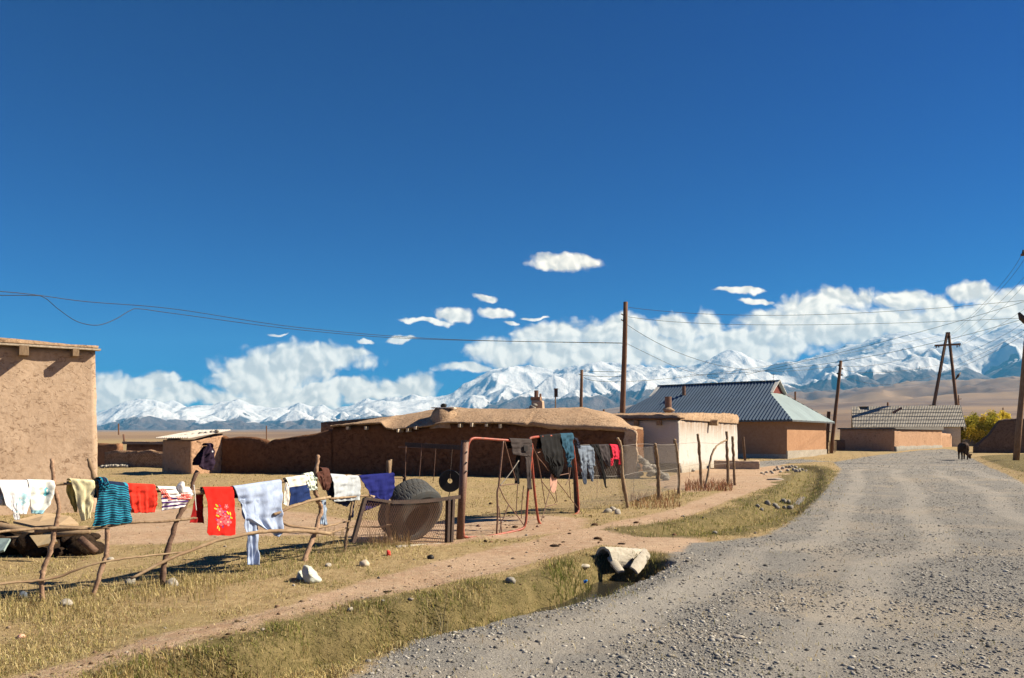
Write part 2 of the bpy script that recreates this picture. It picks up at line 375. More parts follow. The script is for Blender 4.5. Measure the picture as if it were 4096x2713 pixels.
PLAIN = [(-2500,1735),(0,1735),(400,1725),(1000,1721),(1500,1711),(2000,1690),(2300,1652),(2600,1618),(3200,1590),(3500,1572),(4096,1562),(6500,1560)]
def zground(X, Y):
    X, Y = np.asarray(X, float), np.asarray(Y, float); r = np.hypot(X, Y)
    road, dirt, g, d1, d2 = masks(X, Y)
    z = (fbm2(X*.35, Y*.35, 3)-.5)*.10+(fbm2(X*2.1, Y*2.1, 9)-.5)*.035*(1-.5*road)
    z = z*sstep(r, 1, 4)*(1-sstep(r, 60, 140)*.5)
    z = z+.015*np.clip(Y-55, 0, 48)
    wig = (fbm2(X*2, Y*2, 31)-.5)*.25
    z = z-.42*(1-sstep(d1+wig, .16, .56))*(r < 60)-.22*(1-sstep(d2+wig, .15, .7))
    z = z+.05*np.exp(-((d1-.85)/.3)**2)
    z = z+.18*polymask(X, Y, BANK_R, .8)
    # the plain climbing towards the mountains
    px = HX+F*X/np.maximum(Y, .2*r+1e-6); el = (HY-np.interp(px, [p[0] for p in PLAIN], [p[1] for p in PLAIN]))/F
    t = np.clip((r-140)/(9300-140), 0, 1); far = t**1.35*9300*el
    lump = fbm2(X/900, Y/900, 41, 5, .55); rid = 1-np.abs(2*fbm2(X/520+3, Y/700, 77, 4)-1)
    hill = sstep(px, 1900, 3300)*np.exp(-((r-6500)/2300)**2)
    far = far*(1+.0*lump)+hill*((rid-.6)*190+(lump-.5)*120)+np.clip(t*6, 0, 1)*(lump-.5)*14
    return z+far*(r > 140)-0*X
def gz(x, y): return float(zground(np.array([x]), np.array([y]))[0])
def G(px, py, dz=0):                                    # ground point under a pixel, on the real relief
    x, y = flat(px, py); return Vector((x, y, gz(x, y)+dz))

th = np.unique(np.concatenate([np.linspace(-180, -44, 46), np.linspace(-44, 44, 880), np.linspace(44, 180, 46)]))[:-1]
rr = np.concatenate([[.4, .9, 1.6], np.exp(np.linspace(math.log(2.4), math.log(4.3), 40))[:-1], np.exp(np.linspace(math.log(4.3), math.log(130), 640)), np.exp(np.linspace(math.log(130), math.log(11200), 190))[1:]])
TH, RR = np.meshgrid(np.radians(th), rr); GX, GY = RR*np.sin(TH), RR*np.cos(TH)
GZ = zground(GX, GY); road_m, dirt_m, green_m, d1m, d2m = masks(GX, GY)
nr, nt = GX.shape; TRK = np.where(road_m > .05, track(GX, GY), 0)
idx = np.arange(nr*nt).reshape(nr, nt); nxt = np.roll(idx, -1, axis=1)
quads = np.stack([idx[:-1], nxt[:-1], nxt[1:], idx[1:]], -1).reshape(-1, 4)[:, ::-1]
GV = np.stack([GX, GY, GZ], -1).reshape(-1, 3)

m_, t, b = mat('ground_soil', .95, .12)
tcn = t.n('TexCoord'); ob = tcn.outputs['Object']
def at(n_): return t.n('Attribute', attribute_name=n_).outputs['Fac']
edge = t.m('SUBTRACT', t.noise(ob, 2.2, 6, .65), .5); edge2 = t.m('SUBTRACT', t.noise(ob, 11, 5, .6), .5)
def soft(a): return t.ss(t.m('ADD', at(a), t.m('ADD', t.m('MULTIPLY', edge, .7), t.m('MULTIPLY', edge2, .5))), .33, .67)
fine = t.noise(ob, 60, 6, .7); mid = t.noise(ob, 7, 6, .65); big = t.noise(ob, .55, 5, .6)
vor = t.n('TexVoronoi'); t.l(ob, vor.inputs['Vector']); vor.inputs['Scale'].default_value = 34
vor2 = t.n('TexVoronoi'); t.l(ob, vor2.inputs['Vector']); vor2.inputs['Scale'].default_value = 95
soil = t.mix(t.ss(big, .35, .65), (.40,.285,.195), (.34,.225,.145)); soil = t.mix(t.ss(mid, .4, .75), soil, (.45,.34,.24)); soil = t.mix(t.m('MULTIPLY', t.ss(fine, .5, .8), .5), soil, (.17,.10,.06))
straw = t.mix(t.ss(mid, .35, .7), (.27,.195,.10), (.37,.285,.155)); straw = t.mix(t.ss(t.noise(ob, 24, 7, .75), .5, .72), straw, (.22,.15,.075)); straw = t.mix(t.m('MULTIPLY', t.ss(big, .5, .72), .5), straw, (.25,.21,.085))
green = t.mix(t.ss(mid, .35, .65), (.12,.10,.042), (.19,.15,.07)); green = t.mix(t.ss(fine, .5, .7), green, (.075,.06,.028))
grav = t.mix(t.ss(big, .35, .7), (.245,.238,.225), (.295,.28,.255)); grav = t.mix(t.ss(t.noise(ob, 1.7, 6, .7), .5, .7), grav, (.205,.203,.196)); grav = t.mix(t.ss(vor.outputs['Color'], .55, .95), grav, (.33,.32,.29)); grav = t.mix(t.m('MULTIPLY', t.ss(vor2.outputs['Distance'], .25, .6), .55), grav, (.10,.097,.09))
grav = t.mix(t.m('MULTIPLY', t.ss(t.noise(ob, .42, 5, .65, .8), .46, .66), .6), grav, (.32,.275,.215)); grav = t.mix(t.m('MULTIPLY', t.ss(t.m('ADD', at('track'), t.m('MULTIPLY', edge, .8)),   .45, .9), .4), grav, (.35,.325,.285)); grav = t.mix(t.m('MULTIPLY', t.ss(fine, .45, .75), .45), grav, (.13,.125,.115))
near = t.mix(soft('dirt'), straw, soil); near = t.mix(soft('green'), near, green); near = t.mix(soft('road'), near, grav); near = t.mix(t.m('MULTIPLY', t.ss(t.m('ADD', at('wet'), t.m('MULTIPLY', edge, .8)), .35, .75), .8), near, (.095,.06,.036))
dist_ = t.n('Attribute', attribute_name='far').outputs['Fac']
fn = t.noise(ob, .0045, 8, .6); fn2 = t.noise(t.vm('MULTIPLY', ob, (1, .35, 1)), .0011, 6, .6)
plain = t.mix(t.ss(fn, .4, .62), (.20,.145,.105), (.13,.092,.072)); plain = t.mix(t.ss(fn2, .42, .6), plain, (.26,.18,.11)); 
t.l(t.mix(dist_, near, plain), b.inputs['Base Color'])
hgt = t.m('ADD', t.m('MULTIPLY', fine, .5), t.m('ADD', t.m('MULTIPLY', mid, .8), t.m('MULTIPLY', t.noise(ob, 22, 6, .75), .9)))
t.l(t.bump(hgt, .75, .035), b.inputs['Normal'])
SOIL = m_
farv = sstep(RR, 110, 500).ravel()
region = np.where(farv[quads].mean(1) > .5, 0, np.where(road_m.ravel()[quads].mean(1) > .5, 1, np.where(dirt_m.ravel()[quads].mean(1) > .55, 2, 0)))
for k, nm in enumerate(('ground', 'road', 'path')):
    q = quads[region == k]; used = np.unique(q); mp = np.zeros(len(GV), np.int64); mp[used] = np.arange(len(used))
    o = newmesh(nm, GV[used], mp[q], SOIL, loc=(0, 0, 0), smooth=True)
    for an, arr in (('road', road_m), ('dirt', dirt_m), ('green', green_m), ('track', TRK), ('wet', np.exp(-((d1m-.14)/.15)**2))): fattr(o, an, arr.ravel()[used])
    fattr(o, 'far', farv[used]); tag(o, kind='structure')

# water lying in the ditch
m_, t, b = mat('ditch_water', .06, .5); b.inputs['Base Color'].default_value = (.03, .028, .022, 1)
tcn = t.n('TexCoord'); t.l(t.bump(t.noise(tcn.outputs['Object'], 14, 3), .25, .01), b.inputs['Normal'])
def ribbon(pts, wd, dz):
    A = []
    for i, p in enumerate(pts):
        a, c = pts[max(0, i-1)], pts[min(len(pts)-1, i+1)]; d = Vector((c[0]-a[0], c[1]-a[1])).normalized(); n = Vector((-d.y, d.x))
        A.append([(p[0]+n.x*s*wd, p[1]+n.y*s*wd, dz) for s in (-1, 0, 1)])
    return np.array(A)
wb = MB(); wb.grid(ribbon(gp((1000,1428),(1170,1398),(1290,1366),(1380,1335),(1452,1300)), .5, -.255)); tag(wb.build('water', m_, smooth=True), kind='structure')
q_ = gp((1838,1150),(1848,1142),(1856,1132)); wb = MB(); wb.grid(ribbon(q_, .09, min(gz(*p) for p in q_)+.03)); tag(wb.build('water', m_, smooth=True), kind='structure')

# ------------------------------------------------------------------ mountains: two ranges of a real heightfield, 10 to 19 km away
SKYL = [(-2600,1650),(-800,1610),(0,1640),(394,1655),(509,1600),(601,1594),(651,1618),(685,1600),(727,1616),(765,1618),(804,1628),(872,1618),(934,1590),(985,1605),(1038,1634),(1130,1625),(1211,1616),(1280,1626),(1350,1634),(1440,1610),(1524,1588),(1584,1592),(1640,1590),(1672,1571),(1738,1592),(1798,1579),(1886,1516),(1969,1480),(2078,1459),(2180,1475),(2254,1474),(2353,1450),(2430,1446),(2578,1462),(2700,1470),(2820,1448),(2924,1385),(2990,1430),(3100,1450),(3200,1440),(3378,1383),(3566,1329),(3637,1320),(3758,1336),(3870,1332),(3940,1345),(4026,1284),(4096,1300),(4500,1270),(5200,1350),(6800,1500)]
def ridged(x, y, seed, o=6, g=.52, lac=2.03):
    r = 0; a = 1; s = 0; wgt = 1
    for k in range(o):
        n = 1-np.abs(2*noise2(x*lac**k+k*5.7, y*lac**k+k*3.1, seed+k)-1); n = n*n*wgt; wgt = np.clip(n*1.9, .25, 1)
        r = r+a*n; s += a; a *= g
    return r/s
uu = np.linspace(-1.15, 1.35, 1700); rm = np.linspace(9300, 18500, 250)
U, RM = np.meshgrid(uu, rm); MX, MY = RM*U/np.sqrt(1+U*U)*np.sqrt(1+U*U), RM.copy()   # rows of constant depth
pxs = HX+F*uu
tgt = (HY-np.interp(pxs, [p[0] for p in SKYL], [p[1] for p in SKYL]))/F
pl = (HY-np.interp(pxs, [p[0] for p in PLAIN], [p[1] for p in PLAIN]))/F
tt = (RM-9300)/9200
base = pl[None, :]*9300*(1+.25*tt)
mh = base+(fbm2(MX/900, MY/900, 66, 4)-.4)*60*sstep(tt, 0, .1)
prs = np.random.default_rng(21)
wxx = (fbm2(MX/700, MY/700, 301, 4)-.5)*260; wyy = (fbm2(MX/700+9, MY/700, 302, 4)-.5)*260
def peak(u0, r0, frac, sl, seed):                      # one summit with spurs and gullies running down from it
    rel = float(np.interp(u0, uu, tgt-pl))*r0; H = float(np.interp(u0, uu, pl))*9300*(1+.25*(r0-9300)/9200)+frac*rel; reach = (frac*rel+150)/sl*1.9
    j0, j1 = np.searchsorted(uu, [u0-reach/r0*1.2, u0+reach/r0*1.2]); i0, i1 = np.searchsorted(rm, [r0-reach, r0+reach])
    if j1-j0 < 2 or i1-i0 < 2: return
    S = (slice(i0, i1), slice(j0, j1)); dx = MX[S]-u0*r0+wxx[S]; dy = MY[S]-r0+wyy[S]; r = np.hypot(dx, dy); th = np.arctan2(dx, -dy)
    sp_ = 1-np.abs(2*noise2(th*1.25+seed*3.3, r/2600+seed, seed)-1); g1 = 1-np.abs(2*noise2(th*3.6+seed*1.7, r/1500, seed+7)-1); g2 = 1-np.abs(2*noise2(th*9+seed, r/900, seed+9)-1)
    rb_ = np.sqrt(r*r+reach*reach*.0036)-reach*.06
    h = H-sl*rb_*(.62+.62*(1-sp_)+.26*(1-g1)+.10*(1-g2))-12*np.sqrt(r/30)
    mh[S] = np.maximum(mh[S], h)
k_ = 0
for r_lo, r_hi, f_lo, f_hi, sl, stepf in ((10000,10500,.20,.34,.40,1.2),(10900,12300,.38,.62,.50,.75),(13000,14800,.62,.86,.50,.8),(15600,17200,.88,1.05,.42,.8),(16600,17800,.96,1.06,.36,.7)):
    u_ = -1.1
    while u_ < 1.3:
        r0 = r_lo+(r_hi-r_lo)*prs.random(); fr_ = f_lo+(f_hi-f_lo)*prs.random(); rel = float(np.interp(u_, uu, tgt-pl))*r0
        peak(u_, r0, fr_, sl*(.85+.35*prs.random()), k_); k_ += 1; u_ += max(250, rel*fr_*stepf*(.55+1.7*prs.random()**1.6))/r0
for px_, r0, fr_, sl in ((2060,16800,1.0,.27),(2400,17000,1.02,.25),(1672,15500,.9,.3),(2924,16500,1.0,.3),(3240,17300,.92,.22),(3620,17000,1.02,.24),(4030,17200,1.03,.24),(560,16000,1.0,.24),(934,16200,1.0,.26),(4500,17000,1.0,.22),(3800,14800,.78,.28),(2750,14500,.72,.3)):
    peak((px_-HX)/F, r0, fr_, sl, k_); k_ += 1
rg = ridged(MX/700, MY/700, 205, 5, .5); mh = mh+(rg-.5)*np.clip((mh-base)*.16, 0, 110)
for it in range(2):
    mx = (mh/RM).max(0); need = (tgt-pl)/np.maximum(mx-pl, 1e-4); k = np.ones(61 if it == 0 else 25); need = np.convolve(np.pad(need, len(k)//2, mode='edge'), k/k.sum(), 'valid'); mh = base+(mh-base)*need[None, :]
MV = np.stack([MX, MY, mh], -1).reshape(-1, 3)
ii = np.arange(MX.size).reshape(MX.shape)
mq = np.stack([ii[:-1, :-1], ii[:-1, 1:], ii[1:, 1:], ii[1:, :-1]], -1).reshape(-1, 4)
gxx = np.gradient(mh, axis=1)/np.gradient(MX, axis=1); gyy = np.gradient(mh, axis=0)/np.gradient(MY, axis=0); slope = np.hypot(gxx, gyy)
relh = (mh-base)/np.maximum((tgt-pl)[None, :]*RM, 60)
snow = sstep(relh+(fbm2(MX/500, MY/500, 66, 4)-.5)*.30-.20*np.clip(slope-.6, 0, 1.2)+.14*(rg-.5), .26, .54)
m_, t, b = mat('snowy_rock', .9, .1)
sn = t.n('Attribute', attribute_name='snow').outputs['Fac']; tcn = t.n('TexCoord'); ob = tcn.outputs['Object']
nn = t.noise(ob, .004, 8, .7); n3 = t.noise(t.vm('MULTIPLY', ob, (1, .4, .35)), .009, 6, .7)
k = t.ss(t.m('ADD', sn, t.m('MULTIPLY', t.m('SUBTRACT', t.m('ADD', t.m('MULTIPLY', nn, .5), t.m('MULTIPLY', n3, .5)), .5), 1.5)), .36, .62)
rock = t.mix(t.ss(nn, .4, .6), (.14,.11,.095), (.08,.07,.068))
t.l(t.mix(k, rock, (.66,.66,.65)), b.inputs['Base Color']); t.l(t.bump(t.m('ADD', nn, n3), 1, 30), b.inputs['Normal'])
mo = newmesh('mountains', MV, mq, m_, loc=(0, 0, 0), smooth=True); fattr(mo, 'snow', snow); tag(mo, kind='structure')

# the air between here and the mountains
hz = MB(); hz.box((1500, 8000, 1170), (56000, 24000, 2550)); m_ = bpy.data.materials.new('haze_air'); m_.use_nodes = True; t = NT(m_.node_tree); m_.node_tree.nodes.clear()
pv = t.n('VolumePrincipled'); pv.inputs['Color'].default_value = (.11, .50, .95, 1); pv.inputs['Density'].default_value = 4.4e-5; pv.inputs['Anisotropy'].default_value = .0
mo_ = t.n('OutputMaterial'); t.l(pv.outputs[0], mo_.inputs['Volume'])
HAZE = tag(hz.build('haze', m_, loc=(1500, 8000, -105)), kind='stuff')
# ------------------------------------------------------------------ buildings and walls
def v2(a, ux, s, uy=0): # point s along ux and uy along its left normal from a
    L = math.hypot(*ux); x, y = ux[0]/L, ux[1]/L
    return (a[0]+x*s-y*uy, a[1]+y*s+x*uy)
def slab(mb, o, ux, L, D, z0, z1): # level plank-like box, o front left corner
    L_ = math.hypot(*ux); a = math.atan2(ux[1], ux[0]); c = v2(o, ux, L/2, D/2)
    return mb.box((c[0], c[1], (z0+z1)/2), (L, D, z1-z0), a)

# tall adobe house at the left
wdir = (.8, .6); A0 = v2((-9.09, 17.5), wdir, -7)
th_ = thing('adobe_house', 'tall straw flecked adobe house with two beam ends under its mud roof', 'house', (A0[0], A0[1], 0))
MB().rbox(A0, wdir, 7, 6, (-.3, 3.5), .11, .035, .012, scale=1.6, seed=3).build('wall', ADOBE, th_, smooth=True, weld=.001)
r = MB(); r.rbox(v2(A0, wdir, -.1, -.09), wdir, 7.10, 6.22, (3.555, 3.70), .1, .035, rnd=.02, scale=2, seed=8, top=[(0, 3.71), (3, 3.70), (5.4, 3.67), (7.2, 3.61)]); r.build('roof', MUDROOF, th_, smooth=True, weld=.001)
f_ = MB(); slab(f_, v2(A0, wdir, -.12, -.15), wdir, 4.6, .2, 3.513, 3.551); slab(f_, v2(A0, wdir, 4.5, -.14), wdir, 2.53, .22, 3.500, 3.538); f_.build('eave_board', PLANK, th_)
for s, wd, hh in ((7-1.42, .17, .20), (7-.47, .12, .16)):
    bm = MB(); slab(bm, v2(A0, wdir, s-wd/2, -.27), wdir, wd, .4, 3.498-hh, 3.497); bm.build('beam', WOOD, th_)

# stub of wall just behind the house, dark shed, low brick wall
o = MB().rbox((-23.6, 44), (.87, -.1), 2.0, .5, (-.2, 1.27), .2, .06, .03, seed=4, scale=1.4).build('adobe_wall', ADOBE_RED, smooth=True, weld=.001)
tag(o, 'short sunlit stub of adobe wall just behind the tall adobe house', 'wall')
th_ = thing('adobe_shed', 'long low adobe shed in shade behind the crumbling brick wall', 'shed', (-22, 46, 0))
sx = (.96, -.22)
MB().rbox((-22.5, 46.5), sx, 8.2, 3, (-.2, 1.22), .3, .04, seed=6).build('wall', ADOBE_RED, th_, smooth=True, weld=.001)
MB().rbox(v2((-22.5, 46.5), sx, -.1, -.25), sx, 8.4, 3.4, (1.20, 1.36), .3, .05, seed=7).build('roof', MUDROOF, th_, smooth=True, weld=.001)
for k, s in enumerate((4.6, 5.3, 5.9, 6.8, 7.1)):
    bm = MB(); slab(bm, v2((-22.5, 46.5), sx, s, -.5), sx, .22 if k < 3 else .3, .6, 1.06, 1.185); bm.build('rafter_or_sun_chip', PLANK, th_)
BR = (-21.6, 42.2); bx_ = (.985, -.17)
th_ = MB().rbox(BR, bx_, 5.6, .35, (-.1, .85), .16, .07, .01, scale=2, seed=12, top=[(0, .78), (.6, .9), (2.2, .85), (2.5, .93), (3.2, .84), (5.6, .78)]).build('brick_wall', brick('mud_brick', (.34,.21,.13), (.42,.28,.18), (.16,.09,.055), 3.6, math.atan2(bx_[1], bx_[0])), smooth=True, weld=.001)
tag(th_, 'low crumbling mud brick wall between the tall house and the shed with stones on its roof', 'wall')
for k in range(12):
    p = v2(BR, bx_, .05+k*.13, -.2-.1*random.random()); q = MB().rock((p[0], p[1], gz(*p)+.08), (.12, .12, .1), k+3)
    tag(q.build('stone', STONE_PALE, smooth=True), 'pale stone at the sunlit foot of the low mud brick wall', 'stone', 'stones at the foot of the mud brick wall')

def gable_house(name, label, o, ux, L, D, zw, zr, wallm, roofm, over=.3, z0=-.2, thick=.06, gablem=None):
    """ridge along ux; o = front left corner of the walls"""
    t = thing(name, label, 'house', (o[0], o[1], 0)); a = math.atan2(ux[1], ux[0])
    wl = MB(); slab(wl, o, ux, L, D, z0, zw); wl.build('wall', wallm, t)
    for s, nm in ((0, 0), (L, 1)):
        p = [v2(o, ux, s, q) for q in (0, D/2, D)]; e = .12 if s == 0 else -.12; q = [v2(o, ux, s+e, q_) for q_ in (0, D/2, D)]
        z = (zw+.002, zr-.12, zw+.002)
        g = MB().add([(*p[i], z[i]) for i in range(3)]+[(*q[i], z[i]) for i in range(3)], [(0,1,2), (5,4,3), (0,3,4,1), (1,4,5,2), (2,5,3,0)]); g.build('gable', gablem or wallm, t)
    sl_ = (zr-zw)/(D/2); rf = MB()
    for sgn in (0, 1):
        y0, y1 = (-over, D/2) if not sgn else (D+over, D/2)
        z_0 = zw-over*sl_+.05; e0 = [v2(o, ux, s, y0) for s in (-over, L+over)]; e1 = [v2(o, ux, s, y1) for s in (-over, L+over)]
        vs = [(*e0[0], z_0), (*e0[1], z_0), (*e1[1], zr), (*e1[0], zr)]; vs += [(x, y, z+thick) for x, y, z in vs]
        rf.add(vs, [(0,1,2,3), (7,6,5,4), (0,4,5,1), (1,5,6,2), (2,6,7,3), (3,7,4,0)])
    rf.build('roof', roofm, t)
    return t
CREAM = earth('cream_boards', (.62,.55,.42), (.70,.63,.50), (.5,.42,.3), 1.5, 10, .3, .01)
PALESHEET = earth('pale_roof_sheet', (.42,.37,.29), (.50,.45,.36), (.38,.33,.25), .6, 8, .3, .01)
t = gable_house('gabled_house', 'distant house with pale sheet roof and cream gable beyond the dark shed', (-36.3, 69), (-.49, .87), 14, 4.4, 1.05, 2.15, CREAM, PALESHEET, .35)
t.location = (-36.3, 69, -.1)
tb = MB().tube([P(497,1762,75), P(494,1734,75)], .09, 6).build('stove_pipe', RUST, t)
o = MB().tube([P(475,1740,72), P(474,1695,72)], .06, 6).build('thin_pole', POLEWOOD); tag(o, 'thin pole standing beside the distant cream gabled house', 'pole')
o = MB().tube([P(1066,1760,95), P(1066,1703,95)], .07, 6).build('thin_pole', POLEWOOD); tag(o, 'tiny far off pole against the mountain foot above the shaded adobe wall', 'pole')

# small shed with corrugated sheet and stones on it
S0 = (-13.8, 34.2); n1 = (.5, .87)
th_ = thing('corrugated_shed', 'small adobe shed with a corrugated sheet roof weighed down by stones', 'shed', (*S0, 0))
so_ = v2(S0, (.87, -.5), -1.9)
MB().rbox(so_, (.87, -.5), 1.9, 1.75, (-.2, 1.5), .12, .04, .02, seed=21).build('wall', YARDMUD, th_, smooth=True, weld=.001)
MB().rbox(v2(S0, n1, .35, .02), n1, 1.35, .5, (1.4, 1.78), .1, .03, seed=22, top=[(0, 1.45), (1.35, 1.78)]).build('upper_wall', YARDMUD, th_, smooth=True, weld=.001)
N = 60; g = np.zeros((N, 2, 3))
for i in range(N):
    s = i/(N-1); zz = .018*math.sin(i*math.pi/2)
    for j in (0, 1):
        p = v2(v2(so_, (.87, -.5), -.12+s*2.2), n1, -.25+j*2.25); g[i, j] = (*p, 1.56+j*.36+zz+.01*s)
cs = MB().grid(g); ro = cs.build('roof', earth('zinc_sheet', (.55,.52,.47), (.66,.63,.58), (.4,.34,.27), 1, 8, .2, .004, .45, spec=.5), th_)
md = ro.modifiers.new('thick', 'SOLIDIFY'); md.thickness = .02
for k, (px, py) in enumerate(((725,1746),(742,1743),(770,1741),(797,1735),(806,1734),(820,1733),(845,1728),(864,1724))):
    o = MB().rock(P(px, py+2, 35.1)+Vector((0, .1, .02)), (.11+.02*(k % 3), .1, .085), k+50).build('stone', STONE_PALE, smooth=True)
    tag(o, 'rounded pale stone weighing down the corrugated shed roof', 'stone', 'stones on the corrugated shed roof')
o = MB().rock(P(690, 1752, 36)+Vector((0, .2, -.03)), (.38, .3, .13), 71, 3).build('straw_heap', earth('straw', (.33,.24,.11), (.44,.34,.17), (.2,.13,.06), 6, 40, 1, .05), smooth=True); tag(o, 'small heap of straw on the corrugated shed roof', 'straw')

BARNMUD_SHADE = earth('red_mud_shade_toned', (.135,.065,.034), (.18,.09,.05), (.09,.042,.022), .7, 6, .8, .05, flecks=.4)  # red adobe darkened: shade of the barn and yard wall put into colour
# long adobe wall and barn, one straight front
B0, B1 = np.array((-13.0, 35.6)), np.array((4.6, 31.0)); BL = float(np.hypot(*(B1-B0))); BU = (B1-B0)/BL; BN = np.array((-BU[1], BU[0]))
def bpt(s, y, z): return (*(B0+BU*s+BN*y), z)
def bs(px):                                             # position along the front seen at a pixel column
    k = (px-HX)/F; return float((B0[0]-k*B0[1])/(k*BU[1]-BU[0]))
def bz(px, py):
    s = bs(px); d = B0[1]+BU[1]*s; return EYE+(HY-py)/F*d
def sweep(mb, ss, sect, amp=.03, scale=1.1, seed=0):    # sect(s) -> list of (y, z); closed ends
    A = np.array([[bpt(s, y, z) for y, z in sect(s)] for s in ss]); sh = A.shape; q = A.reshape(-1, 3)
    dv = np.stack([fbm3(q*scale+7*i, seed+9*i, 4, .6)-.5 for i in range(3)], -1)*2*amp; A = (q+dv).reshape(sh)
    mb.grid(A[::-1]); n = sh[1]
    for row in (A[0], A[-1]): mb.add(row.tolist(), [tuple(range(n)) if row is A[-1] else tuple(range(n))[::-1]])
    return mb
def resamp(pts, n): 
    pts = np.array(pts, float); l = np.r_[0, np.cumsum(np.hypot(*np.diff(pts, axis=0).T))]; t = np.linspace(0, l[-1], n)
    return list(zip(np.interp(t, l, pts[:, 0]), np.interp(t, l, pts[:, 1])))
sA = bs(1326)
topA = [(bs(px), bz(px, py)) for px, py in ((884,1742),(905,1752),(940,1746),(1000,1747),(1040,1753),(1072,1768),(1090,1757),(1130,1752),(1200,1742),(1260,1736),(1300,1722),(1330,1716))]
topA[0] = (0, topA[0][1])
def secA(s):
    z = np.interp(s, *zip(*topA)); return resamp([(0, -.2), (.03, z-.06), (.1, z), (.4, z), (.48, z-.08), (.5, -.2)], 26)
th_ = sweep(MB(), np.linspace(0, sA, 90), secA, .06, 1.3, 31).build('adobe_wall', BARNMUD_SHADE, smooth=True, weld=.001)
tag(th_, 'long shaded adobe yard wall with a crumbling top between small shed and barn', 'wall')
barn = thing('adobe_barn', 'long adobe barn in shade under a rounded mud roof with a vent mound', 'barn', bpt(sA, 0, 0))
sE = BL
eave = [(bs(px), bz(px, py)) for px, py in ((1321,1706),(1420,1697),(1525,1691),(1545,1712),(1580,1716),(1640,1711),(1700,1704),(1760,1694),(1848,1690),(2000,1691),(2106,1691),(2133,1687),(2200,1696),(2240,1701),(2353,1703),(2485,1708),(2540,1716))]
roofz = [(bs(px), bz(px, py)+dz) for px, py, dz in ((1321,1704,.05),(1420,1688,.18),(1529,1674,.24),(1640,1660,.3),(1727,1648,.32),(1831,1655,.3),(2023,1655,.28),(2188,1650,.3),(2298,1650,.3),(2380,1656,.2),(2452,1677,.12),(2485,1700,.05),(2540,1716,0))]
def secW(s):
    z = np.interp(s, *zip(*eave))-.03; return resamp([(0, -.2), (.06, z*.5), (.1, z), (5.6, z), (5.7, -.2)], 40)
sweep(MB(), np.linspace(sA+.01, sE, 110), secW, .07, 1.1, 33).build('wall', BARNMUD_SHADE, barn, smooth=True, weld=.001)
jag = lambda s: .09*(noise2(np.array([s*1.7]), np.array([4.]), 5)[0]-.5)+.07*(noise2(np.array([s*5]), np.array([7.]), 6)[0]-.5)
def secR(s):
    z = float(np.interp(s, *zip(*eave))); zt = float(max(np.interp(s, *zip(*roofz)), z+.06)); j = jag(s); e = 0.02 if s > bs(2110) else -.14
    k = sstep(np.array([s]), bs(2000), bs(2180))[0]; drop = (.05+.12*k)*(1+3*j)
    mid = [(y_, z+(zt-z)*math.sin(math.pi/2*min(1, (y_-e)/3.0))**.8) for y_ in np.linspace(e+.12, 3.0, 12)]
    return [(e+.05, z-drop), (e-.02, z-drop+.03), (e-.03, z-.02), (e+.02, z+.03)]+mid+[(5.0, zt-.2), (5.95, z+.1), (5.98, z-.08), (3, z-.06), (.6, z-.05)]
sweep(MB(), np.linspace(sA+.02, sE-.05, 150), secR, .05, 1.4, 35).build('roof', MUDROOF, barn, smooth=True, weld=.001)
# broken right end of the barn, sunlit
en = MB().rbox(bpt(sE-.25, -.05, 0)[:2], tuple(BU), .55, .6, (-.1, 1.95), .1, .12, .02, scale=2.4, seed=40, top=[(0, 1.95), (.55, 1.85)]); en.build('broken_wall_end', ADOBE, barn, smooth=True, weld=.001)
for px, py in ((1396,1713),(1470,1713),(1603,1723),(1638,1722),(1668,1712),(1845,1703),(1893,1700),(1950,1702),(2004,1705)):
    s = bs(px); z = bz(px, py); bm = MB(); c = B0+BU*s-BN*.07; a = math.atan2(BU[1], BU[0])
    bm.box((c[0], c[1], z), (.07+.03*random.random(), .42, .11+.05*random.random()), a+random.uniform(-.2, .2)); bm.build('rafter_or_sun_chip', PLANK, barn)  # pale stubs added in place of chips of sunlight under the eave
# vent mound and chimney on the roof
vt = P(1776, 1690, 33.5); prof_ = [(.68, -.25), (.62, 0), (.55, .25), (.45, .45), (.36, .56), (.2, .58)]
q = MB(); A = []
for r_, z in prof_:
    A.append([(vt.x+math.cos(a)*r_*(1+.1*math.sin(3*a)), vt.y+math.sin(a)*r_, vt.z+z) for a in np.linspace(0, 2*math.pi, 22)])
A = np.array(A); qd = np.stack([fbm3(A.reshape(-1, 3)*2+i, 50+i)-.5 for i in range(3)], -1).reshape(A.shape)*.12; A = A+qd; A[:, -1] = A[:, 0]
vm_ = q.grid(A).build('roof_vent', MUDROOF, barn, smooth=True, weld=.001)
MB().beam(vt+Vector((-.48, 0, .61)), vt+Vector((.48, -.1, .60)), .6, .035).build('lid_board', earth('white_board', (.72,.68,.6), (.8,.76,.68), (.6,.55,.47), 4, 20, .2, .004), vm_)
MB().rock(vt+Vector((-.02, 0, .70)), (.2, .16, .1), 5).build('weight_stone', BLACK, vm_, smooth=True)
ch = P(2147, 1650, 36.5)
cst = MB().rbox((ch.x-.28, ch.y-.25), (1, -.26), .56, .5, (ch.z-.4, ch.z+.53), .08, .03, .04, seed=60).build('chimney', ADOBE, barn, smooth=True, weld=.001)
MB().box((ch.x-.02, ch.y, ch.z+.62), (.44, .42, .16), -.25).build('chimney_top', brick('red_brick', (.36,.19,.11), (.42,.24,.15), (.2,.13,.09), 6, -.25), cst)
MB().tube([ch+Vector((-.02, -.05, .6)), ch+Vector((-.02, -.05, 1.0))], .10, 10).build('flue', RUST, cst); MB().tube([ch+Vector((.17, .05, .6)), ch+Vector((.17, .05, .86))], .05, 8).build('flue', RUST, cst)
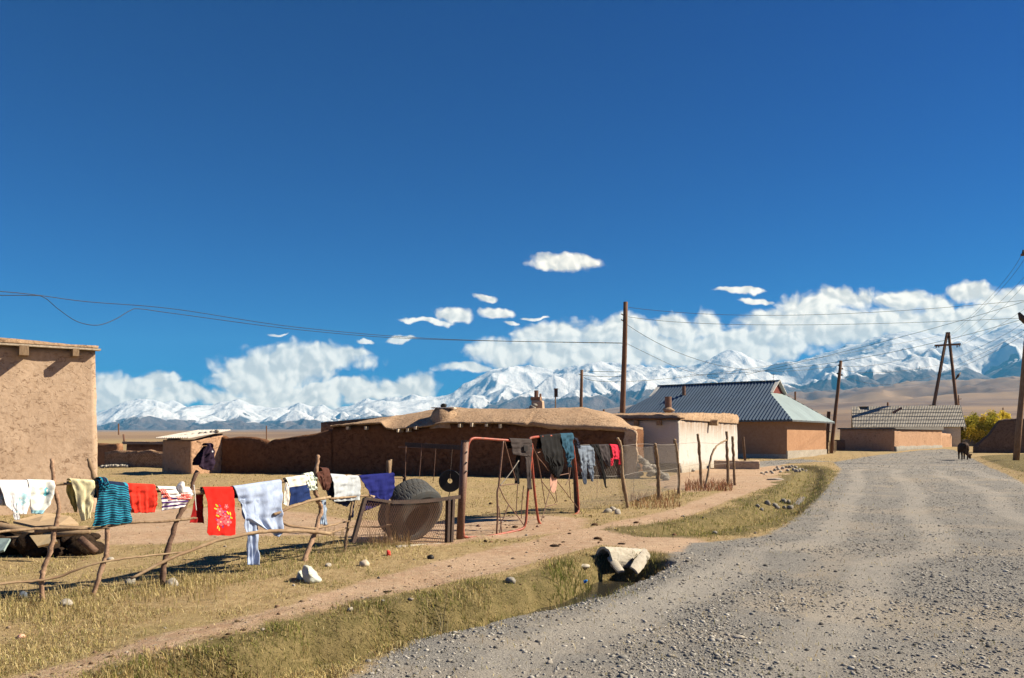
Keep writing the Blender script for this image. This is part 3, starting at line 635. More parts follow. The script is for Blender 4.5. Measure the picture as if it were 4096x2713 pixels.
for k, (px, py, r_) in enumerate(((2112,1640,.16),(2130,1630,.17),(2139,1622,.13),(2105,1647,.12),(2140,1643,.15))):
    o = MB().rock(P(px, py, 35.9), (r_, r_, r_*.7), k+80).build('stone', STONE, smooth=True); tag(o, 'rounded stone heaped beside the mud chimney on the barn roof', 'stone', 'stones by the barn chimney')
# brick parapet behind the barn roof, stone rubble at its right end
pa, pb = P(1284, 1690, 43), P(1545, 1668, 41.5); dd = Vector((pb.x-pa.x, pb.y-pa.y)); a = math.atan2(dd.y, dd.x)
o = MB().rbox((pa.x, pa.y), dd, dd.length, .4, (0, 2.5), .3, .02, seed=61, top=[(0, pa.z), (dd.length, pb.z)]).build('brick_parapet', brick('fired_brick', (.30,.16,.095), (.38,.22,.13), (.13,.075,.05), 3.2, a), smooth=True, weld=.001)
tag(o, 'red brick wall showing behind the left end of the barn roof', 'wall')
rs = np.random.default_rng(5)
for k in range(46):
    t_ = rs.random(); y_ = rs.random(); zz = (1-t_)**1.15*1.15*y_**.7
    base_ = Vector((4.75+t_*1.25+rs.normal()*.05, 31.2+rs.random()*.35-.25*(1-y_)-t_*.5, 0)); r_ = .075+rs.random()*.085
    o = MB().rock((base_.x, base_.y, gz(base_.x, base_.y)+zz+.05), (r_*1.25, r_, r_*.85), k+120).build('stone', STONE if k % 3 else STONE_PALE, smooth=True)
    tag(o, 'grey rounded stone in the rubble sloping against the broken barn end', 'stone', 'rubble stones at the barn end')

# whitewashed house
Wc = (7.63, 36.4); e2 = (.47, .883); e1 = (-.883, .47)
WHITE = mat('old_whitewash', .9, .1); 
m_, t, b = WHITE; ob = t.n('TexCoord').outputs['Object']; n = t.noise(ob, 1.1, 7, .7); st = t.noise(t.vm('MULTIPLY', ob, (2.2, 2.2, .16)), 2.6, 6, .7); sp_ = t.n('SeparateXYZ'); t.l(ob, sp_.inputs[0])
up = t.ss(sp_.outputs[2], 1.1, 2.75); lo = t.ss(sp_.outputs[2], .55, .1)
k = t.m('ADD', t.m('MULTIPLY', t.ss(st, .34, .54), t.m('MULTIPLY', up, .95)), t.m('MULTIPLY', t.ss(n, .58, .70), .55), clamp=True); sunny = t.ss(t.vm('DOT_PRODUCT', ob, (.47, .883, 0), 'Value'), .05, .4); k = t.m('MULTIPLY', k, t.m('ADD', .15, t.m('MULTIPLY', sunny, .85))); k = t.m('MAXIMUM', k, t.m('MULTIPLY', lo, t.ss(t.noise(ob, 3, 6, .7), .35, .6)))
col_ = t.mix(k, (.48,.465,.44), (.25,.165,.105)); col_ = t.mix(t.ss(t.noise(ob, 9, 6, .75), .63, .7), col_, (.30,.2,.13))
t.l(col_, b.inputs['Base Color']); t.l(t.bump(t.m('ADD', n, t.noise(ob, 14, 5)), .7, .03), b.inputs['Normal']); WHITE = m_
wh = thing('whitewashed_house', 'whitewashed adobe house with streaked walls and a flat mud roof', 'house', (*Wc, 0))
wo_ = v2(Wc, e1, 7)
WT = [(0, 2.62), (3, 2.66), (8, 2.72), (11.5, 2.86), (12.3, 2.9)]
# front (shaded) run and side (sunlit) run share one block whose front is the sunny side
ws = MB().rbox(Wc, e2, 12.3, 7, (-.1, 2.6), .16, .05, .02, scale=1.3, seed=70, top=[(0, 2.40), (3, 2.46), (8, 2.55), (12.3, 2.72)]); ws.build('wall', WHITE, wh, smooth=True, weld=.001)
MB().rbox(v2(Wc, e2, -.07, -.05), e2, 12.4, 7.15, (2.42, 2.6), .12, .09, rnd=.02, scale=2.2, seed=72, top=[(0, 2.64), (1.2, 2.74), (4, 2.82), (9, 2.94), (11.8, 2.94), (12.4, 2.8)]).build('roof', MUDROOF, wh, smooth=True, weld=.001)
f_ = MB(); q0 = v2(v2(Wc, e1, 7.1), (e2[0], e2[1]), -.24); slab(f_, q0, (-e1[0], -e1[1]), 7.35, .3, 2.44, 2.5); f_.build('eave_board', WOOD_DARK, wh)
for s in (.9, 2.0, 3.1, 4.1, 5.2):
    bm = MB(); slab(bm, v2(v2(Wc, e1, s+.1), e2, -.2), (-e1[0], -e1[1]), .2, .5, 2.16, 2.38); bm.build('rafter_or_sun_chip', WOOD, wh)
lg = v2(Wc, e2, 5.6, 0); nn_ = Vector((e2[1], -e2[0], 0)); MB().tube([Vector((*lg, 2.38)), Vector((*lg, 2.36))+nn_*.42], .16, 12).build('log_end', WOOD_PALE, wh)
lg = v2(Wc, e2, 9.3, 0); 
fp = MB(); slab(fp, v2(v2(Wc, e1, 7.0), e2, -.055), (-e1[0], -e1[1]), 7.05, .12, -.2, .42); fp.build('plinth', DARKSTONE, wh)
fp = MB().rbox(v2(Wc, e2, .02, -.09), e2, 12.2, .2, (-.1, .3), .15, .06, .02, seed=77, scale=2); fp.build('plinth', PLINTH, wh, smooth=True, weld=.001)
pb_ = P(2674, 1640, 40); MB().tube([pb_-Vector((0, 0, .35)), pb_+Vector((-.02, 0, .66))], .17, 12).build('stove_pipe', RUST, wh); MB().rock(pb_-Vector((0, .05, .02)), (.3, .3, .14), 9).build('mud_collar', MUDROOF, wh, smooth=True)

# tan house with a ribbed metal roof
Tc = np.array((20.1, 58.2)); t1 = np.array((-.8, .6)); t2 = np.array((.6, .8)); TL, TW = 15., 10.; zE, zR = 2.86, 6.1
tan = thing('tan_house', 'large tan house under a blue grey ribbed metal hip roof', 'house', (*Tc, 0))
to = Tc+t1*TL; MB().rbox(tuple(to), tuple(-t1), TL, TW, (-.2, 2.98), .3, .012, seed=90).build('wall', TANWALL, tan, smooth=False, weld=.001)
pm = MB(); slab(pm, v2(tuple(Tc), tuple(t2), -.04, -.06), tuple(t2), TW+.06, .12, -.2, .62); slab(pm, tuple(Tc+t1*TL-t2*.06), tuple(-t1), TL, .12, -.2, .36); pm.build('plinth', PLINTH, tan)
def zinc(name, c, rough, metal):
    m, t, b = mat(name, rough, .5, metal); ob = t.n('TexCoord').outputs['Object']; n = t.noise(ob, .5, 6, .6)
    t.l(t.mix(t.ss(n, .35, .7), c, tuple(q*.8 for q in c)), b.inputs['Base Color']); return m
ZINC = zinc('ribbed_zinc', (.06,.098,.15), .5, .1); ZINCP = zinc('flat_zinc', (.20,.265,.275), .5, .2)
ov = .55; EC = Tc-t1*ov-t2*ov; EL_, EW = TL+2*ov, TW+2*ov
rs0, rs1 = 2.4+ov, 12.6+ov; slope_ = (zR-zE)/(EW/2)
gz0 = 1.0                                               # the little gable sits above the hip: hip top this far below the ridge
def roof_side(far):
    mb = MB(); n = 240; A = []
    for i in range(n+1):
        s = EL_*i/n; hipw = EW/2*min(1, max(0, min(s/ (rs0+.35), (EL_-s)/(EL_-rs1+.35))))
        top = EW/2 if rs0-.05 <= s <= rs1+.05 else hipw*(1-.0)*( (zR-gz0-zE)/(zR-zE))/( 1) if True else 0
        if not (rs0-.05 <= s <= rs1+.05): top = EW/2*((zR-gz0-zE)/(zR-zE))*min(1, min(s/rs0, (EL_-s)/(EL_-rs1)))
        row = []
        for q in np.linspace(0, 1, 5):
            y = top*q; z = zE+slope_*y+(.066, .033, 0, .033)[i % 4]
            p = EC+t1*s+t2*(y if not far else EW-y); row.append((*p, z))
        A.append(row)
    return mb.grid(np.array(A) if far else np.array(A)[::-1])
for far in (0, 1): roof_side(far).build('roof_slope', ZINC, tan)
def hip(end):
    mb = MB(); ztop = zR-gz0; yt = (ztop-zE)/slope_; s0 = rs0 if end == 0 else EL_-rs1; A = []; n = 60
    for i in range(n+1):
        y = EW*i/n; f = min(1, min(y, EW-y)/yt); row = []
        for q in (0, .5, 1):
            s = s0*f*q; z = zE+.01+(ztop-zE)*f*q+(.02 if i % 6 == 0 else 0); p = EC+t1*(s if end == 0 else EL_-s)+t2*y; row.append((*p, z))
        A.append(row)
    return mb.grid(np.array(A))
for e in (0, 1): hip(e).build('hip_slope', ZINCP, tan)
for s, sg in ((rs0+.02, -1), (rs1-.02, 1)):                    # little gables under the ridge ends
    yt = (zR-gz0-zE)/slope_; A = [EC+t1*s+t2*y for y in (yt, EW/2, EW-yt)]; B_ = [EC+t1*(s-sg*.08)+t2*y for y in (yt, EW/2, EW-yt)]
    zz = (zR-gz0-.02, zR-.03, zR-gz0-.02); MB().add([(*A[i], zz[i]) for i in range(3)]+[(*B_[i], zz[i]) for i in range(3)], [(0,1,2), (5,4,3), (0,3,4,1), (1,4,5,2), (2,5,3,0)]).build('gable', earth('maroon_boards', (.16,.05,.045), (.2,.07,.06), None, 4, 20, .3, .01), tan)
    bb = MB()
    for i in (0, 2): bb.beam(Vector((*(A[i]+t1*sg*.12), zz[i]+.03)), Vector((*(A[1]+t1*sg*.12), zz[1]+.09)), .3, .05)
    bb.build('barge_board', earth('pale_trim', (.55,.55,.52), (.62,.62,.58), None, 4, 20, .2, .005), tan)
rg_ = MB().beam(Vector((*(EC+t1*(rs0-.25)+t2*EW/2), zR+.05)), Vector((*(EC+t1*(rs1+.25)+t2*EW/2), zR+.05)), .3, .06); rg_.build('ridge_cap', ZINCP, tan)
ed = MB(); cn_ = [EC, EC+t2*EW, EC+t2*EW+t1*EL_, EC+t1*EL_]
for i in (0, 3): ed.beam(Vector((*cn_[i], zE-.05)), Vector((*cn_[(i+1) % 4], zE-.05)), .03, .12)
ed.build('fascia', earth('dark_fascia', (.09,.10,.11), (.13,.14,.15), None, 3, 15, .2, .005), tan)
sf = MB().add([(*p, zE-.03) for p in cn_], [(3,2,1,0)]); sf.build('soffit', WOOD_DARK, tan)
c_ = EC+t1*10.2+t2*3.9; MB().tube([Vector((*c_, zE+slope_*3.9-.3)), Vector((*c_, zE+slope_*3.9+.75))], .15, 10).build('flue', RUST, tan)
an = MB(); a0 = P(3094, 1522, 66); an.tube([a0-Vector((0, 0, .3)), a0+Vector((0, 0, .55))], .015, 5); an.tube([a0+Vector((-.15, 0, .45)), a0+Vector((.15, 0, .5))], .012, 5); an.tube([a0+Vector((-.1, 0, .25)), a0+Vector((.1, 0, .3))], .012, 5)
an.build('antenna', CABLE, tan)

# plank gate, little far house, low wall
pg = thing('plank_gate', 'weathered gate of upright planks at the right end of the tan house', 'gate', G(3327, 1812))
for k in range(7):
    b0 = G(3313+k*5, 1817-k*1.5); MB().box((b0.x, b0.y, b0.z+.5), (.10, .04, 1.0+.12*((k*5) % 3)), .9).build('plank', WOOD if k % 2 else WOOD_PALE, pg)
SLATE = brick('slate_sheets', (.23,.22,.20), (.29,.275,.25), (.10,.09,.08), 1.1, 0)
def slate_mat(name, ux, c1, c2, courses):
    m, t, b = mat(name, .85, .2); ob = t.n('TexCoord').outputs['Object']
    rot = t.n('VectorRotate', rotation_type='Z_AXIS'); rot.inputs['Angle'].default_value = -math.atan2(ux[1], ux[0]); t.l(ob, rot.inputs['Vector']); sp = t.n('SeparateXYZ'); t.l(rot.outputs[0], sp.inputs[0])
    cell = t.n('TexVoronoi'); cmb_ = t.n('CombineXYZ'); t.l(t.m('MULTIPLY', sp.outputs[0], .9), cmb_.inputs[0]); t.l(t.m('MULTIPLY', sp.outputs[1], .9), cmb_.inputs[1]); t.l(cmb_.outputs[0], cell.inputs['Vector']); cell.inputs['Randomness'].default_value = .15
    n = t.noise(ob, 2.5, 6, .7); colr = t.mix(cell.outputs['Color'], c1, c2); colr = t.mix(t.ss(n, .45, .7), colr, tuple(q*.7 for q in c1)); t.l(colr, b.inputs['Base Color'])
    wv_ = t.m('SINE', t.m('MULTIPLY', sp.outputs[0], 36)); t.l(t.bump(wv_, .6, .03), b.inputs['Normal']); return m
sdir = (.93, -.37)
SL1 = slate_mat('asbestos_slate', sdir, (.30,.275,.23), (.37,.345,.295), 6)
t = gable_house('small_house', 'small far house with dark slate roof between tan house and low dark wall', (41.2, 104), (-.5, .86), 9, 5.5, 2.4, 4.0, TANWALL, slate_mat('grey_slate', (-.5, .86), (.20,.20,.19), (.26,.255,.24), 5), .3)
o = MB().rbox(flat(3335, 1802), (1, -.05), 5.5, .4, (.1, 1.35), .4, .04, seed=93).build('adobe_wall', ADOBE_RED, smooth=True, weld=.001); tag(o, 'low dark wall at the back of the grass strip beside the plank gate', 'wall')
# adobe yard block on the street corner
Ac = (35.7, 74.4); a2 = (.66, .75)
yb = thing('adobe_yard_wall', 'flat topped adobe yard block with a shaded end and a sunny cracked side', 'wall', (*Ac, 0))
MB().rbox(Ac, a2, 17.5, 5, (0, 2.42), .3, .06, .015, seed=95, scale=.9, top=[(0, 2.4), (8, 2.5), (17.5, 2.62)]).build('wall', YARDMUD, yb, smooth=True, weld=.001)
MB().rbox(v2(Ac, a2, 17.4, .1), a2, 5, .5, (.2, 1.95), .3, .06, .02, seed=96, top=[(0, 2.1), (5, 2.0)]).build('low_wall', YARDMUD, yb, smooth=True, weld=.001)
MB().rbox(v2(Ac, a2, -.15, -.15), a2, 17.8, 5.3, (2.38, 2.5), .3, .05, seed=97, top=[(0, 2.5), (8, 2.6), (17.8, 2.72)]).build('coping', DARKSTONE, yb, smooth=True, weld=.001)
MB().rbox(v2(Ac, a2, .1, -.12), a2, 17, .3, (0, .75), .3, .12, .02, seed=98, scale=2).build('stone_footing', STONE, yb, smooth=True, weld=.001)
# long house with a slate roof
L0 = (41.4, 95.5); t = thing('slate_house', 'long white house under a broad grey slate roof behind the adobe yard block', 'house', (*L0, .6)); LL, LD, lw, lr = 10.9, 7, 3.0, 5.35
wl = MB(); slab(wl, L0, sdir, LL, LD, .2, lw); wl.build('wall', CREAM, t)
for far in (0, 1):
    rf = MB(); nC = 6
    for k in range(nC):
        y0, y1 = -.45+(LD/2+.45)*k/nC, -.45+(LD/2+.45)*(k+1)/nC+.08; z0 = lw-.25+(lr-lw+.25)*k/nC+.07; z1 = lw-.25+(lr-lw+.25)*(k+1)/nC+.02
        if k == nC-1: y1 = LD/2
        A = []
        for i in range(65):
            s = -.5+(LL+1.0)*i/64; zz = .02*noise2(np.array([s*.9]), np.array([k*3.]), 12)[0]
            if k == nC-1 and .3 < s < 1.3 and not far: zz -= .25
            A.append([(*v2(L0, sdir, s, y if not far else LD-y), z+zz) for y, z in ((y0, z0-.01), (y0, z0), (y1, z1+.042))])
        rf.grid(np.array(A) if far else np.array(A)[::-1])
    rf.build('roof_slope', SL1, t)
for s in (0, LL):
    p = [v2(L0, sdir, s, q) for q in (0, LD/2, LD)]; q_ = [v2(L0, sdir, s+(.1 if s == 0 else -.1), q) for q in (0, LD/2, LD)]; z = (lw, lr-.1, lw)
    MB().add([(*p[i], z[i]) for i in range(3)]+[(*q_[i], z[i]) for i in range(3)], [(0,1,2), (5,4,3), (0,3,4,1), (1,4,5,2), (2,5,3,0)]).build('gable', WOOD, t)
vp = P(3595, 1638, 93); MB().beam(vp+Vector((-.7, 0, -.4)), vp+Vector((.3, 0, .15)), .2, .25).build('roof_cowl', RUST, t)
# shack, low brick wall, debris
sk = thing('shack', 'little brown shack with a corrugated roof at the foot of the timber pylon', 'shed', G(3815, 1776))
s0 = flat(3786, 1778); kz = gz(*s0)
MB().rbox(s0, (.9, -.35), 4.6, 3, (kz, kz+1.65), .3, .03, seed=99).build('wall', ADOBE_RED, sk, smooth=True, weld=.001); q = MB(); slab(q, v2(s0, (.9, -.35), -.2, -.3), (.9, -.35), 5, 3.6, kz+1.68, kz+1.76); q.build('roof', ZINCP, sk)
q = MB(); slab(q, v2(s0, (.9, -.35), 1.9, -.05), (.9, -.35), 1.3, .04, kz, kz+1.3); q.build('door', zinc('blue_grey_door', (.25,.29,.33), .5, .2), sk)
lb = flat(3856, 1784); kz = gz(*lb); o = MB().rbox(lb, (1, .12), 6, .4, (kz-.1, kz+.75), .2, .09, .02, seed=101, scale=2).build('brick_wall', brick('grey_brick', (.42,.34,.27), (.5,.42,.33), (.2,.15,.11), 3, .1), smooth=True, weld=.001)
tag(o, 'low pale brick wall below the yellow green bush', 'wall')
# dark ruined wall at the right
rw = flat(3905, 1812); kz = gz(*rw)
rt = [(0, kz+.5), (1.2, kz+1.7), (1.9, kz+2.9), (2.15, kz+2.85), (2.5, kz+3.0), (9, kz+3.05), (16, kz+3.1)]
o = MB().rbox((rw[0], rw[1]), (1, -.1), 16, .7, (kz-.3, kz+3), .22, .09, .05, seed=103, scale=1.1, top=rt).build('ruined_wall', earth('dark_mud', (.135,.09,.065), (.18,.12,.085), (.09,.06,.04), 1, 7, .8, .05), smooth=True, weld=.001)
tag(o, 'dark broken mud wall sloping down beside the road on the right', 'wall')

# ------------------------------------------------------------------ poles and wires
def pole(name, label, base, top, r0, r1, m=None, cat='pole', n=10):
    t = thing(name, label, cat, base); base, top = Vector(base), Vector(top)
    pts = [base.lerp(top, k/6)+Vector((random.uniform(-.012, .012), 0, 0)) for k in range(7)]
    MB().tube([base-Vector((0, 0, .2))]+pts[1:], list(np.linspace(r0, r1, 7)), n).build('shaft', m or POLEWOOD, t, smooth=True); return t
mb_ = P(2484, 1868, 43.5); mt_ = P(2503, 1208, 43)
mp_ = pole('utility_pole', 'tall brown utility pole behind the right end of the barn', (mb_.x, mb_.y, 0), mt_, .17, .12)
q = MB(); p0 = P(2496, 1868, 43.2); q.beam((p0.x+.18, p0.y-.1, -.2), P(2507, 1660, 43.0), .2, .2); q.build('concrete_stub', CONCRETE, mp_)
q = MB(); 
for z in (2.3, 2.6): q.tube([P(2484, HY-(z-EYE)*F/43.3, 43.15)+Vector((math.cos(a)*.22, math.sin(a)*.16, 0)) for a in np.linspace(0, 2*math.pi, 14)], .02, 5, closed=False)
q.build('wire_binding', CABLE, mp_)
for py in (1262, 1285): MB().tube([P(2495, py, 43), P(2485, py-6, 42.9)], .03, 6).build('insulator', WOOD_DARK, mp_)
b_ = P(2321, 1830, 60); p2 = pole('utility_pole', 'brown pole rising behind the middle of the barn roof near the speaker post', (b_.x, b_.y, 0), P(2327, 1480, 60), .14, .11)
MB().tube([P(2322, 1500, 60), P(2316, 1497, 59.9)], .03, 6).build('insulator', WOOD_DARK, p2)
b_ = P(2221, 1800, 40); p3 = thing('speaker_post', 'thin pale post carrying a small dark box above the barn roof', 'post', (b_.x, b_.y, 0)); MB().tube([(b_.x, b_.y, -.1), P(2222, 1586, 40)], .035, 6).build('shaft', WOOD_PALE, p3); q = MB(); bc = P(2224, 1573, 40); q.box(bc, (.17, .16, .38)); q.build('box', DARKMETAL, p3); MB().box(bc+Vector((0, 0, .21)), (.22, .2, .04)).build('cap', RUST, p3)
b_ = P(2415, 1700, 45); o = MB().tube([(b_.x, b_.y, .5), P(2415, 1638, 45)], .06, 6).build('post', POLEWOOD); tag(o, 'short dark post peeping over the roofs left of the tall brown pole', 'post')
b_ = G(3324, 1815); p4 = pole('utility_pole', 'brown utility pole on a stub beside the plank gate', b_, P(3364, 1443, b_.y), .17, .12); q = MB(); q.beam(b_+Vector((-.35, .1, 0)), b_+Vector((-.15, .1, 3.6)), .22, .22); q.build('stub', WOOD_DARK, p4)
for px, py in ((3356,1462),(3368,1475),(3351,1495),(3366,1500)): MB().box(P(px, py, b_.y), (.14, .1, .12)).build('insulator', WOOD_DARK, p4)
b_ = P(3181, 1700, 90); o = MB().tube([(b_.x, b_.y, .5), P(3181, 1567, 90)], .1, 6).build('post', POLEWOOD); tag(o, 'stub of a far pole over the hip of the tan house', 'post')
b_ = P(3553, 1700, 112); o = MB().tube([(b_.x, b_.y, .7), P(3551, 1610, 112)], .12, 6).build('post', POLEWOOD); tag(o, 'stub of a far pole over the ridge of the slate house', 'post')
b_ = P(4012, 1700, 140); o = MB().tube([(b_.x, b_.y, .7), P(4012, 1631, 140)], .1, 6).build('post', POLEWOOD); tag(o, 'far post above the yellow green bush', 'post')
b_ = P(3842, 1700, 150); p5 = pole('crossarm_pole', 'far thin pole with one short crossarm beyond the slate house', (b_.x, b_.y, .7), P(3834, 1580, 150), .12, .1); MB().beam(P(3826, 1600, 150), P(3846, 1596, 150), .1, .1).build('crossarm', POLEWOOD, p5)
# timber pylon
yD = 98.; zb = gz(56, yD)
py_ = thing('timber_pylon', 'tall A shaped timber pylon with a crossarm and a street lamp', 'pylon', P(3775, 1783, yD))
la, ra = P(3718, 1712, yD), P(3838, 1722, yD); tl, tr = P(3788, 1336, yD), P(3795, 1336, yD)
la0 = P(3707, 1775, yD); la0.z = zb
MB().tube([la0-Vector((0, 0, .2)), la, tl], [.24, .22, .16], 10).build('leg', POLEWOOD, py_, smooth=True); ra0 = P(3842, 1745, yD)
MB().tube([ra0, ra, tr], [.24, .22, .16], 10).build('leg', POLEWOOD, py_, smooth=True)
MB().beam(P(3740, 1383, yD-.2), P(3841, 1377, yD-.2), .22, .22).build('crossarm', POLEWOOD, py_); MB().beam(P(3716, 1624, yD-.3), P(3828, 1633, yD-.3), .22, .26).build('crossbar', WOOD, py_)
MB().box((tl+tr)/2+Vector((0, 0, .05)), (.42, .3, .3)).build('top_block', POLEWOOD, py_)
for x0, x1, y0, y1 in ((3712,3721,1790,1676),(3832,3829,1795,1670),(3853,3845,1782,1688)):
    p = P(x0, y0, yD-.25); q = MB().beam(p, P(x1, y1, yD-.25), .28, .28); q.build('stub', WOOD_DARK if x0 != 3853 else WOOD, py_)
for px, py in ((3745,1392),(3755,1391),(3828,1390),(3837,1386),(3762,1456),(3758,1492),(3752,1506),(3786,1350),(3800,1352)): MB().tube([P(px, py, yD-.2), P(px, py-9, yD-.2)], .06, 6).build('insulator', WOOD_DARK, py_)
lm = MB().tube([P(3818, 1524, yD), P(3826, 1515, yD)], .05, 6).build('lamp_arm', DARKMETAL, py_); MB().tube([P(3824, 1516, yD), P(3831, 1505, yD), P(3842, 1491, yD)], [.07, .16, .07], 8).build('lamp_head', DARKMETAL, lm, smooth=True)
# leaning pole at the right edge, its lamp and crossarm
rb = G(4063, 1853); rD = rb.y; rtp = P(4140, 1000, rD); rp = pole('street_pole', 'leaning wooden street pole at the right edge standing in the grass', rb, rtp, .19, .13, earth('pale_pole_wood', (.25,.15,.09), (.33,.21,.13), (.15,.085,.05), 3, 26, .5, .01, .85, stretch=(1,1,.15)))  # lighter brown than the wood of the other poles
lm = MB().tube([P(4120, 1318, rD), P(4096, 1288, rD)], .05, 6).build('lamp_arm', DARKMETAL, rp); MB().tube([P(4100, 1294, rD), P(4088, 1272, rD), P(4075, 1251, rD)], [.08, .19, .07], 8).build('lamp_head', DARKMETAL, lm, smooth=True)
MB().beam(P(4085, 1020, rD), P(4200, 1010, rD), .14, .14).build('crossarm', POLEWOOD, rp)
for px in (4093, 4112, 4170, 4190): MB().tube([P(px, 1016, rD), P(px, 1000, rD)], [.09, .05], 6).build('insulator', DARKMETAL, rp)
def wire(label, group, A, r=.011, name='power_line'):   # A: list of (px, py, d) points, smooth between
    pts = [P(*a) for a in A]; out = []
    if len(pts) == 3:
        a, m, b = pts; c = m*2-(a+b)/2
        for t in np.linspace(0, 1, 24): out.append(a*(1-t)**2+c*2*t*(1-t)+b*t*t)
    else:
        for i in range(len(pts)-1):
            p0, p1, p2_, p3_ = pts[max(i-1, 0)], pts[i], pts[i+1], pts[min(i+2, len(pts)-1)]
            for t in np.linspace(0, 1, 8)[:-1]: out.append(.5*((2*p1)+(p2_-p0)*t+(2*p0-5*p1+4*p2_-p3_)*t*t+(3*p1-p0-3*p2_+p3_)*t**3))
        out.append(pts[-1])
    tag(MB().tube(out, r, 4).build(name, CABLE), label, 'cable', group)
wire('straighter of the two cables running from the tall brown pole towards the left edge', None, [(-900,1120,18),(0,1166,22),(346,1207,26),(700,1237,29),(1211,1312,33),(1800,1358,38),(2496,1372,43)], .011)
wire('cable with a slack loop near its left end, strung to the tall pole', None, [(-900,1160,18),(-200,1181,21.5),(110,1182,23),(175,1190,23.4),(235,1238,23.9),(310,1287,24.5),(390,1301,25.1),(460,1278,25.7),(520,1243,26.2),(560,1236,26.6),(700,1255,28.4),(1211,1321,33.2),(1700,1357,37.2),(2494,1374,42.9)], .011)
wire('upper cable from the tall brown pole towards the right edge', None, [(2514,1230,43),(3300,1258,47),(4300,1180,50)])
wire('second cable from the tall brown pole, sagging below the upper one', None, [(2514,1268,43),(3200,1300,47),(4300,1262,50)])
wire('slack drop cable from the tall brown pole down to the metal roof', None, [(2508,1375,43),(2600,1420,48),(2690,1462,53),(2800,1500,58),(2900,1515,62)], .012)
g_ = 'wires strung between the poles'
for a, m, b in (((2328,1484,60),(2420,1487,52),(2494,1488,43)),((2330,1502,60),(2420,1507,52),(2490,1506,43)),((3365,1465,75),(3560,1450,86),(3757,1388,98)),((3368,1478,75),(3540,1490,86),(3760,1460,98)),((3366,1500,75),(3560,1538,86),(3758,1495,98)),((2492,1288,43),(2950,1475,60),(3356,1462,75)),((2335,1510,60),(2890,1490,68),(3752,1345,98))):
    wire('thin dark wire strung between the utility poles over the roofs', g_, [a, m, b], .014)
g_ = 'wires fanning out to the leaning street pole'
for a, b in (((3790,1346,98),(4093,1003,50)),((3792,1352,98),(4112,1006,50)),((3796,1380,98),(4170,1006,50)),((3835,1388,98),(4190,1006,50)),((3828,1390,98),(4190,1150,50)),((3765,1455,98),(4170,1230,50)),((3760,1490,98),(4190,1245,50)),((3758,1505,98),(4190,1265,50))):
    wire('thin dark wire from the timber pylon up to the leaning street pole', g_, [a, ((a[0]+b[0])/2+18, (a[1]+b[1])/2+14, 66), b], .012)
for a, m, b in (((2980,1500,62),(3560,1360,56),(4150,1190,50)),((2760,1500,62),(3400,1440,56),(4180,1250,50))):
    wire('long thin wire crossing the sky in front of the snowy mountains', 'long wires across the mountains', [a, m, b], .012)
# ------------------------------------------------------------------ stick fence, gate, wire fence and the washing on them
class Plane:                                            # an upright surface standing over a ground line
    def __init__(s, pts): s.x = [p[0] for p in pts]; s.k = [1/p[1] for p in pts]; s.nz = Vector((.87, -.5, 0))
    def d(s, px): return 1/float(np.interp(px, s.x, s.k))
    def __call__(s, px, py, off=0): return P(px, py, s.d(px))+s.nz*off
FEN = Plane([(-900,5.9),(-462,6.6),(175,7.72),(400,7.95),(646,8.4),(1205,10.05),(1377,11.1),(1561,12.0),(1841,12.75),(2304,16.9)])
GA = Plane([(1841,12.7),(2130,13.95)]); GB = Plane([(2120,14.4),(2320,16.9)])
NET = Plane([(2304,16.9),(2500,18.1),(2630,20.5),(2716,22.2),(2806,25),(2913,26.5),(2960,27.2)])
def stick(name, label, cat, pts, r0, r1, m, pl=FEN, off=0, group=None, T_=None, n=8, ground=False, knots=True):
    q = [pl(*(T_(*p) if T_ else p), off) for p in pts]
    if ground: q[0].z = gz(q[0].x, q[0].y)-.12
    out = []; k_ = 5                                    # smooth, slightly knotty branch
    for i in range(len(q)-1):
        p0, p1, p2, p3 = q[max(i-1, 0)], q[i], q[i+1], q[min(i+2, len(q)-1)]
        for t in np.linspace(0, 1, k_+1)[:-1]: out.append(.5*((2*p1)+(p2-p0)*t+(2*p0-5*p1+4*p2-p3)*t*t+(3*p1-p0-3*p2+p3)*t**3))
    out.append(q[-1]); rad = np.linspace(r0, r1, len(out))*(1+(rng.random(len(out))-.5)*(.35 if knots else .1))
    out = [o_+Vector((random.gauss(0, r0*.12), random.gauss(0, r0*.12), random.gauss(0, r0*.12))) for o_ in out]
    o = MB().tube(out, rad, n, rough=.12).build(name, m, smooth=True)
    return tag(o, label, cat, group)
STK = earth('bark_stick', (.30,.19,.125), (.42,.29,.20), (.14,.08,.055), 6, 28, .7, .006, .85)
STKD = earth('dark_bark', (.12,.075,.055), (.20,.13,.095), (.07,.04,.03), 6, 28, .7, .006, .85)
gp_ = 'upright sticks of the washing fence'
stick('fence_post', 'thin crooked fence stick in front of the tall adobe house wall', 'fence post', [(305,1045),(287,900),(300,820),(345,700),(385,520),(405,400),(372,230),(352,60)], .027, .018, STK, T_=C2, ground=True, group=gp_)
stick('fence_post', 'leaning fence stick coming up behind the blue striped shirt', 'fence post', [(620,1070),(665,920),(712,770),(735,690),(737,540)], .027, .022, STK, T_=C2, ground=True, group=gp_)
stick('fence_stick', 'pale stick leaning out above the blue striped shirt', 'fence post', [(737,545),(715,380),(682,215),(632,60)], .028, .02, WOOD_PALE, T_=C2, off=-.06, group=gp_)
stick('fence_post', 'dark thick slanting fence post with a dark jacket hooked on its top', 'fence post', [(1112,975),(1125,800),(1165,650),(1215,480),(1270,380),(1310,280),(1352,150)], .031, .023, STKD, T_=C2, ground=True, group=gp_)
stick('fence_post', 'gnarled thick fence post with the white plastic bag at its foot', 'fence post', [(1318,1335),(1370,1240),(1440,1050),(1490,900),(1528,740),(1500,670),(1468,560),(1480,320),(1497,190)], .036, .026, STK, T_=C3, ground=True, group=gp_)
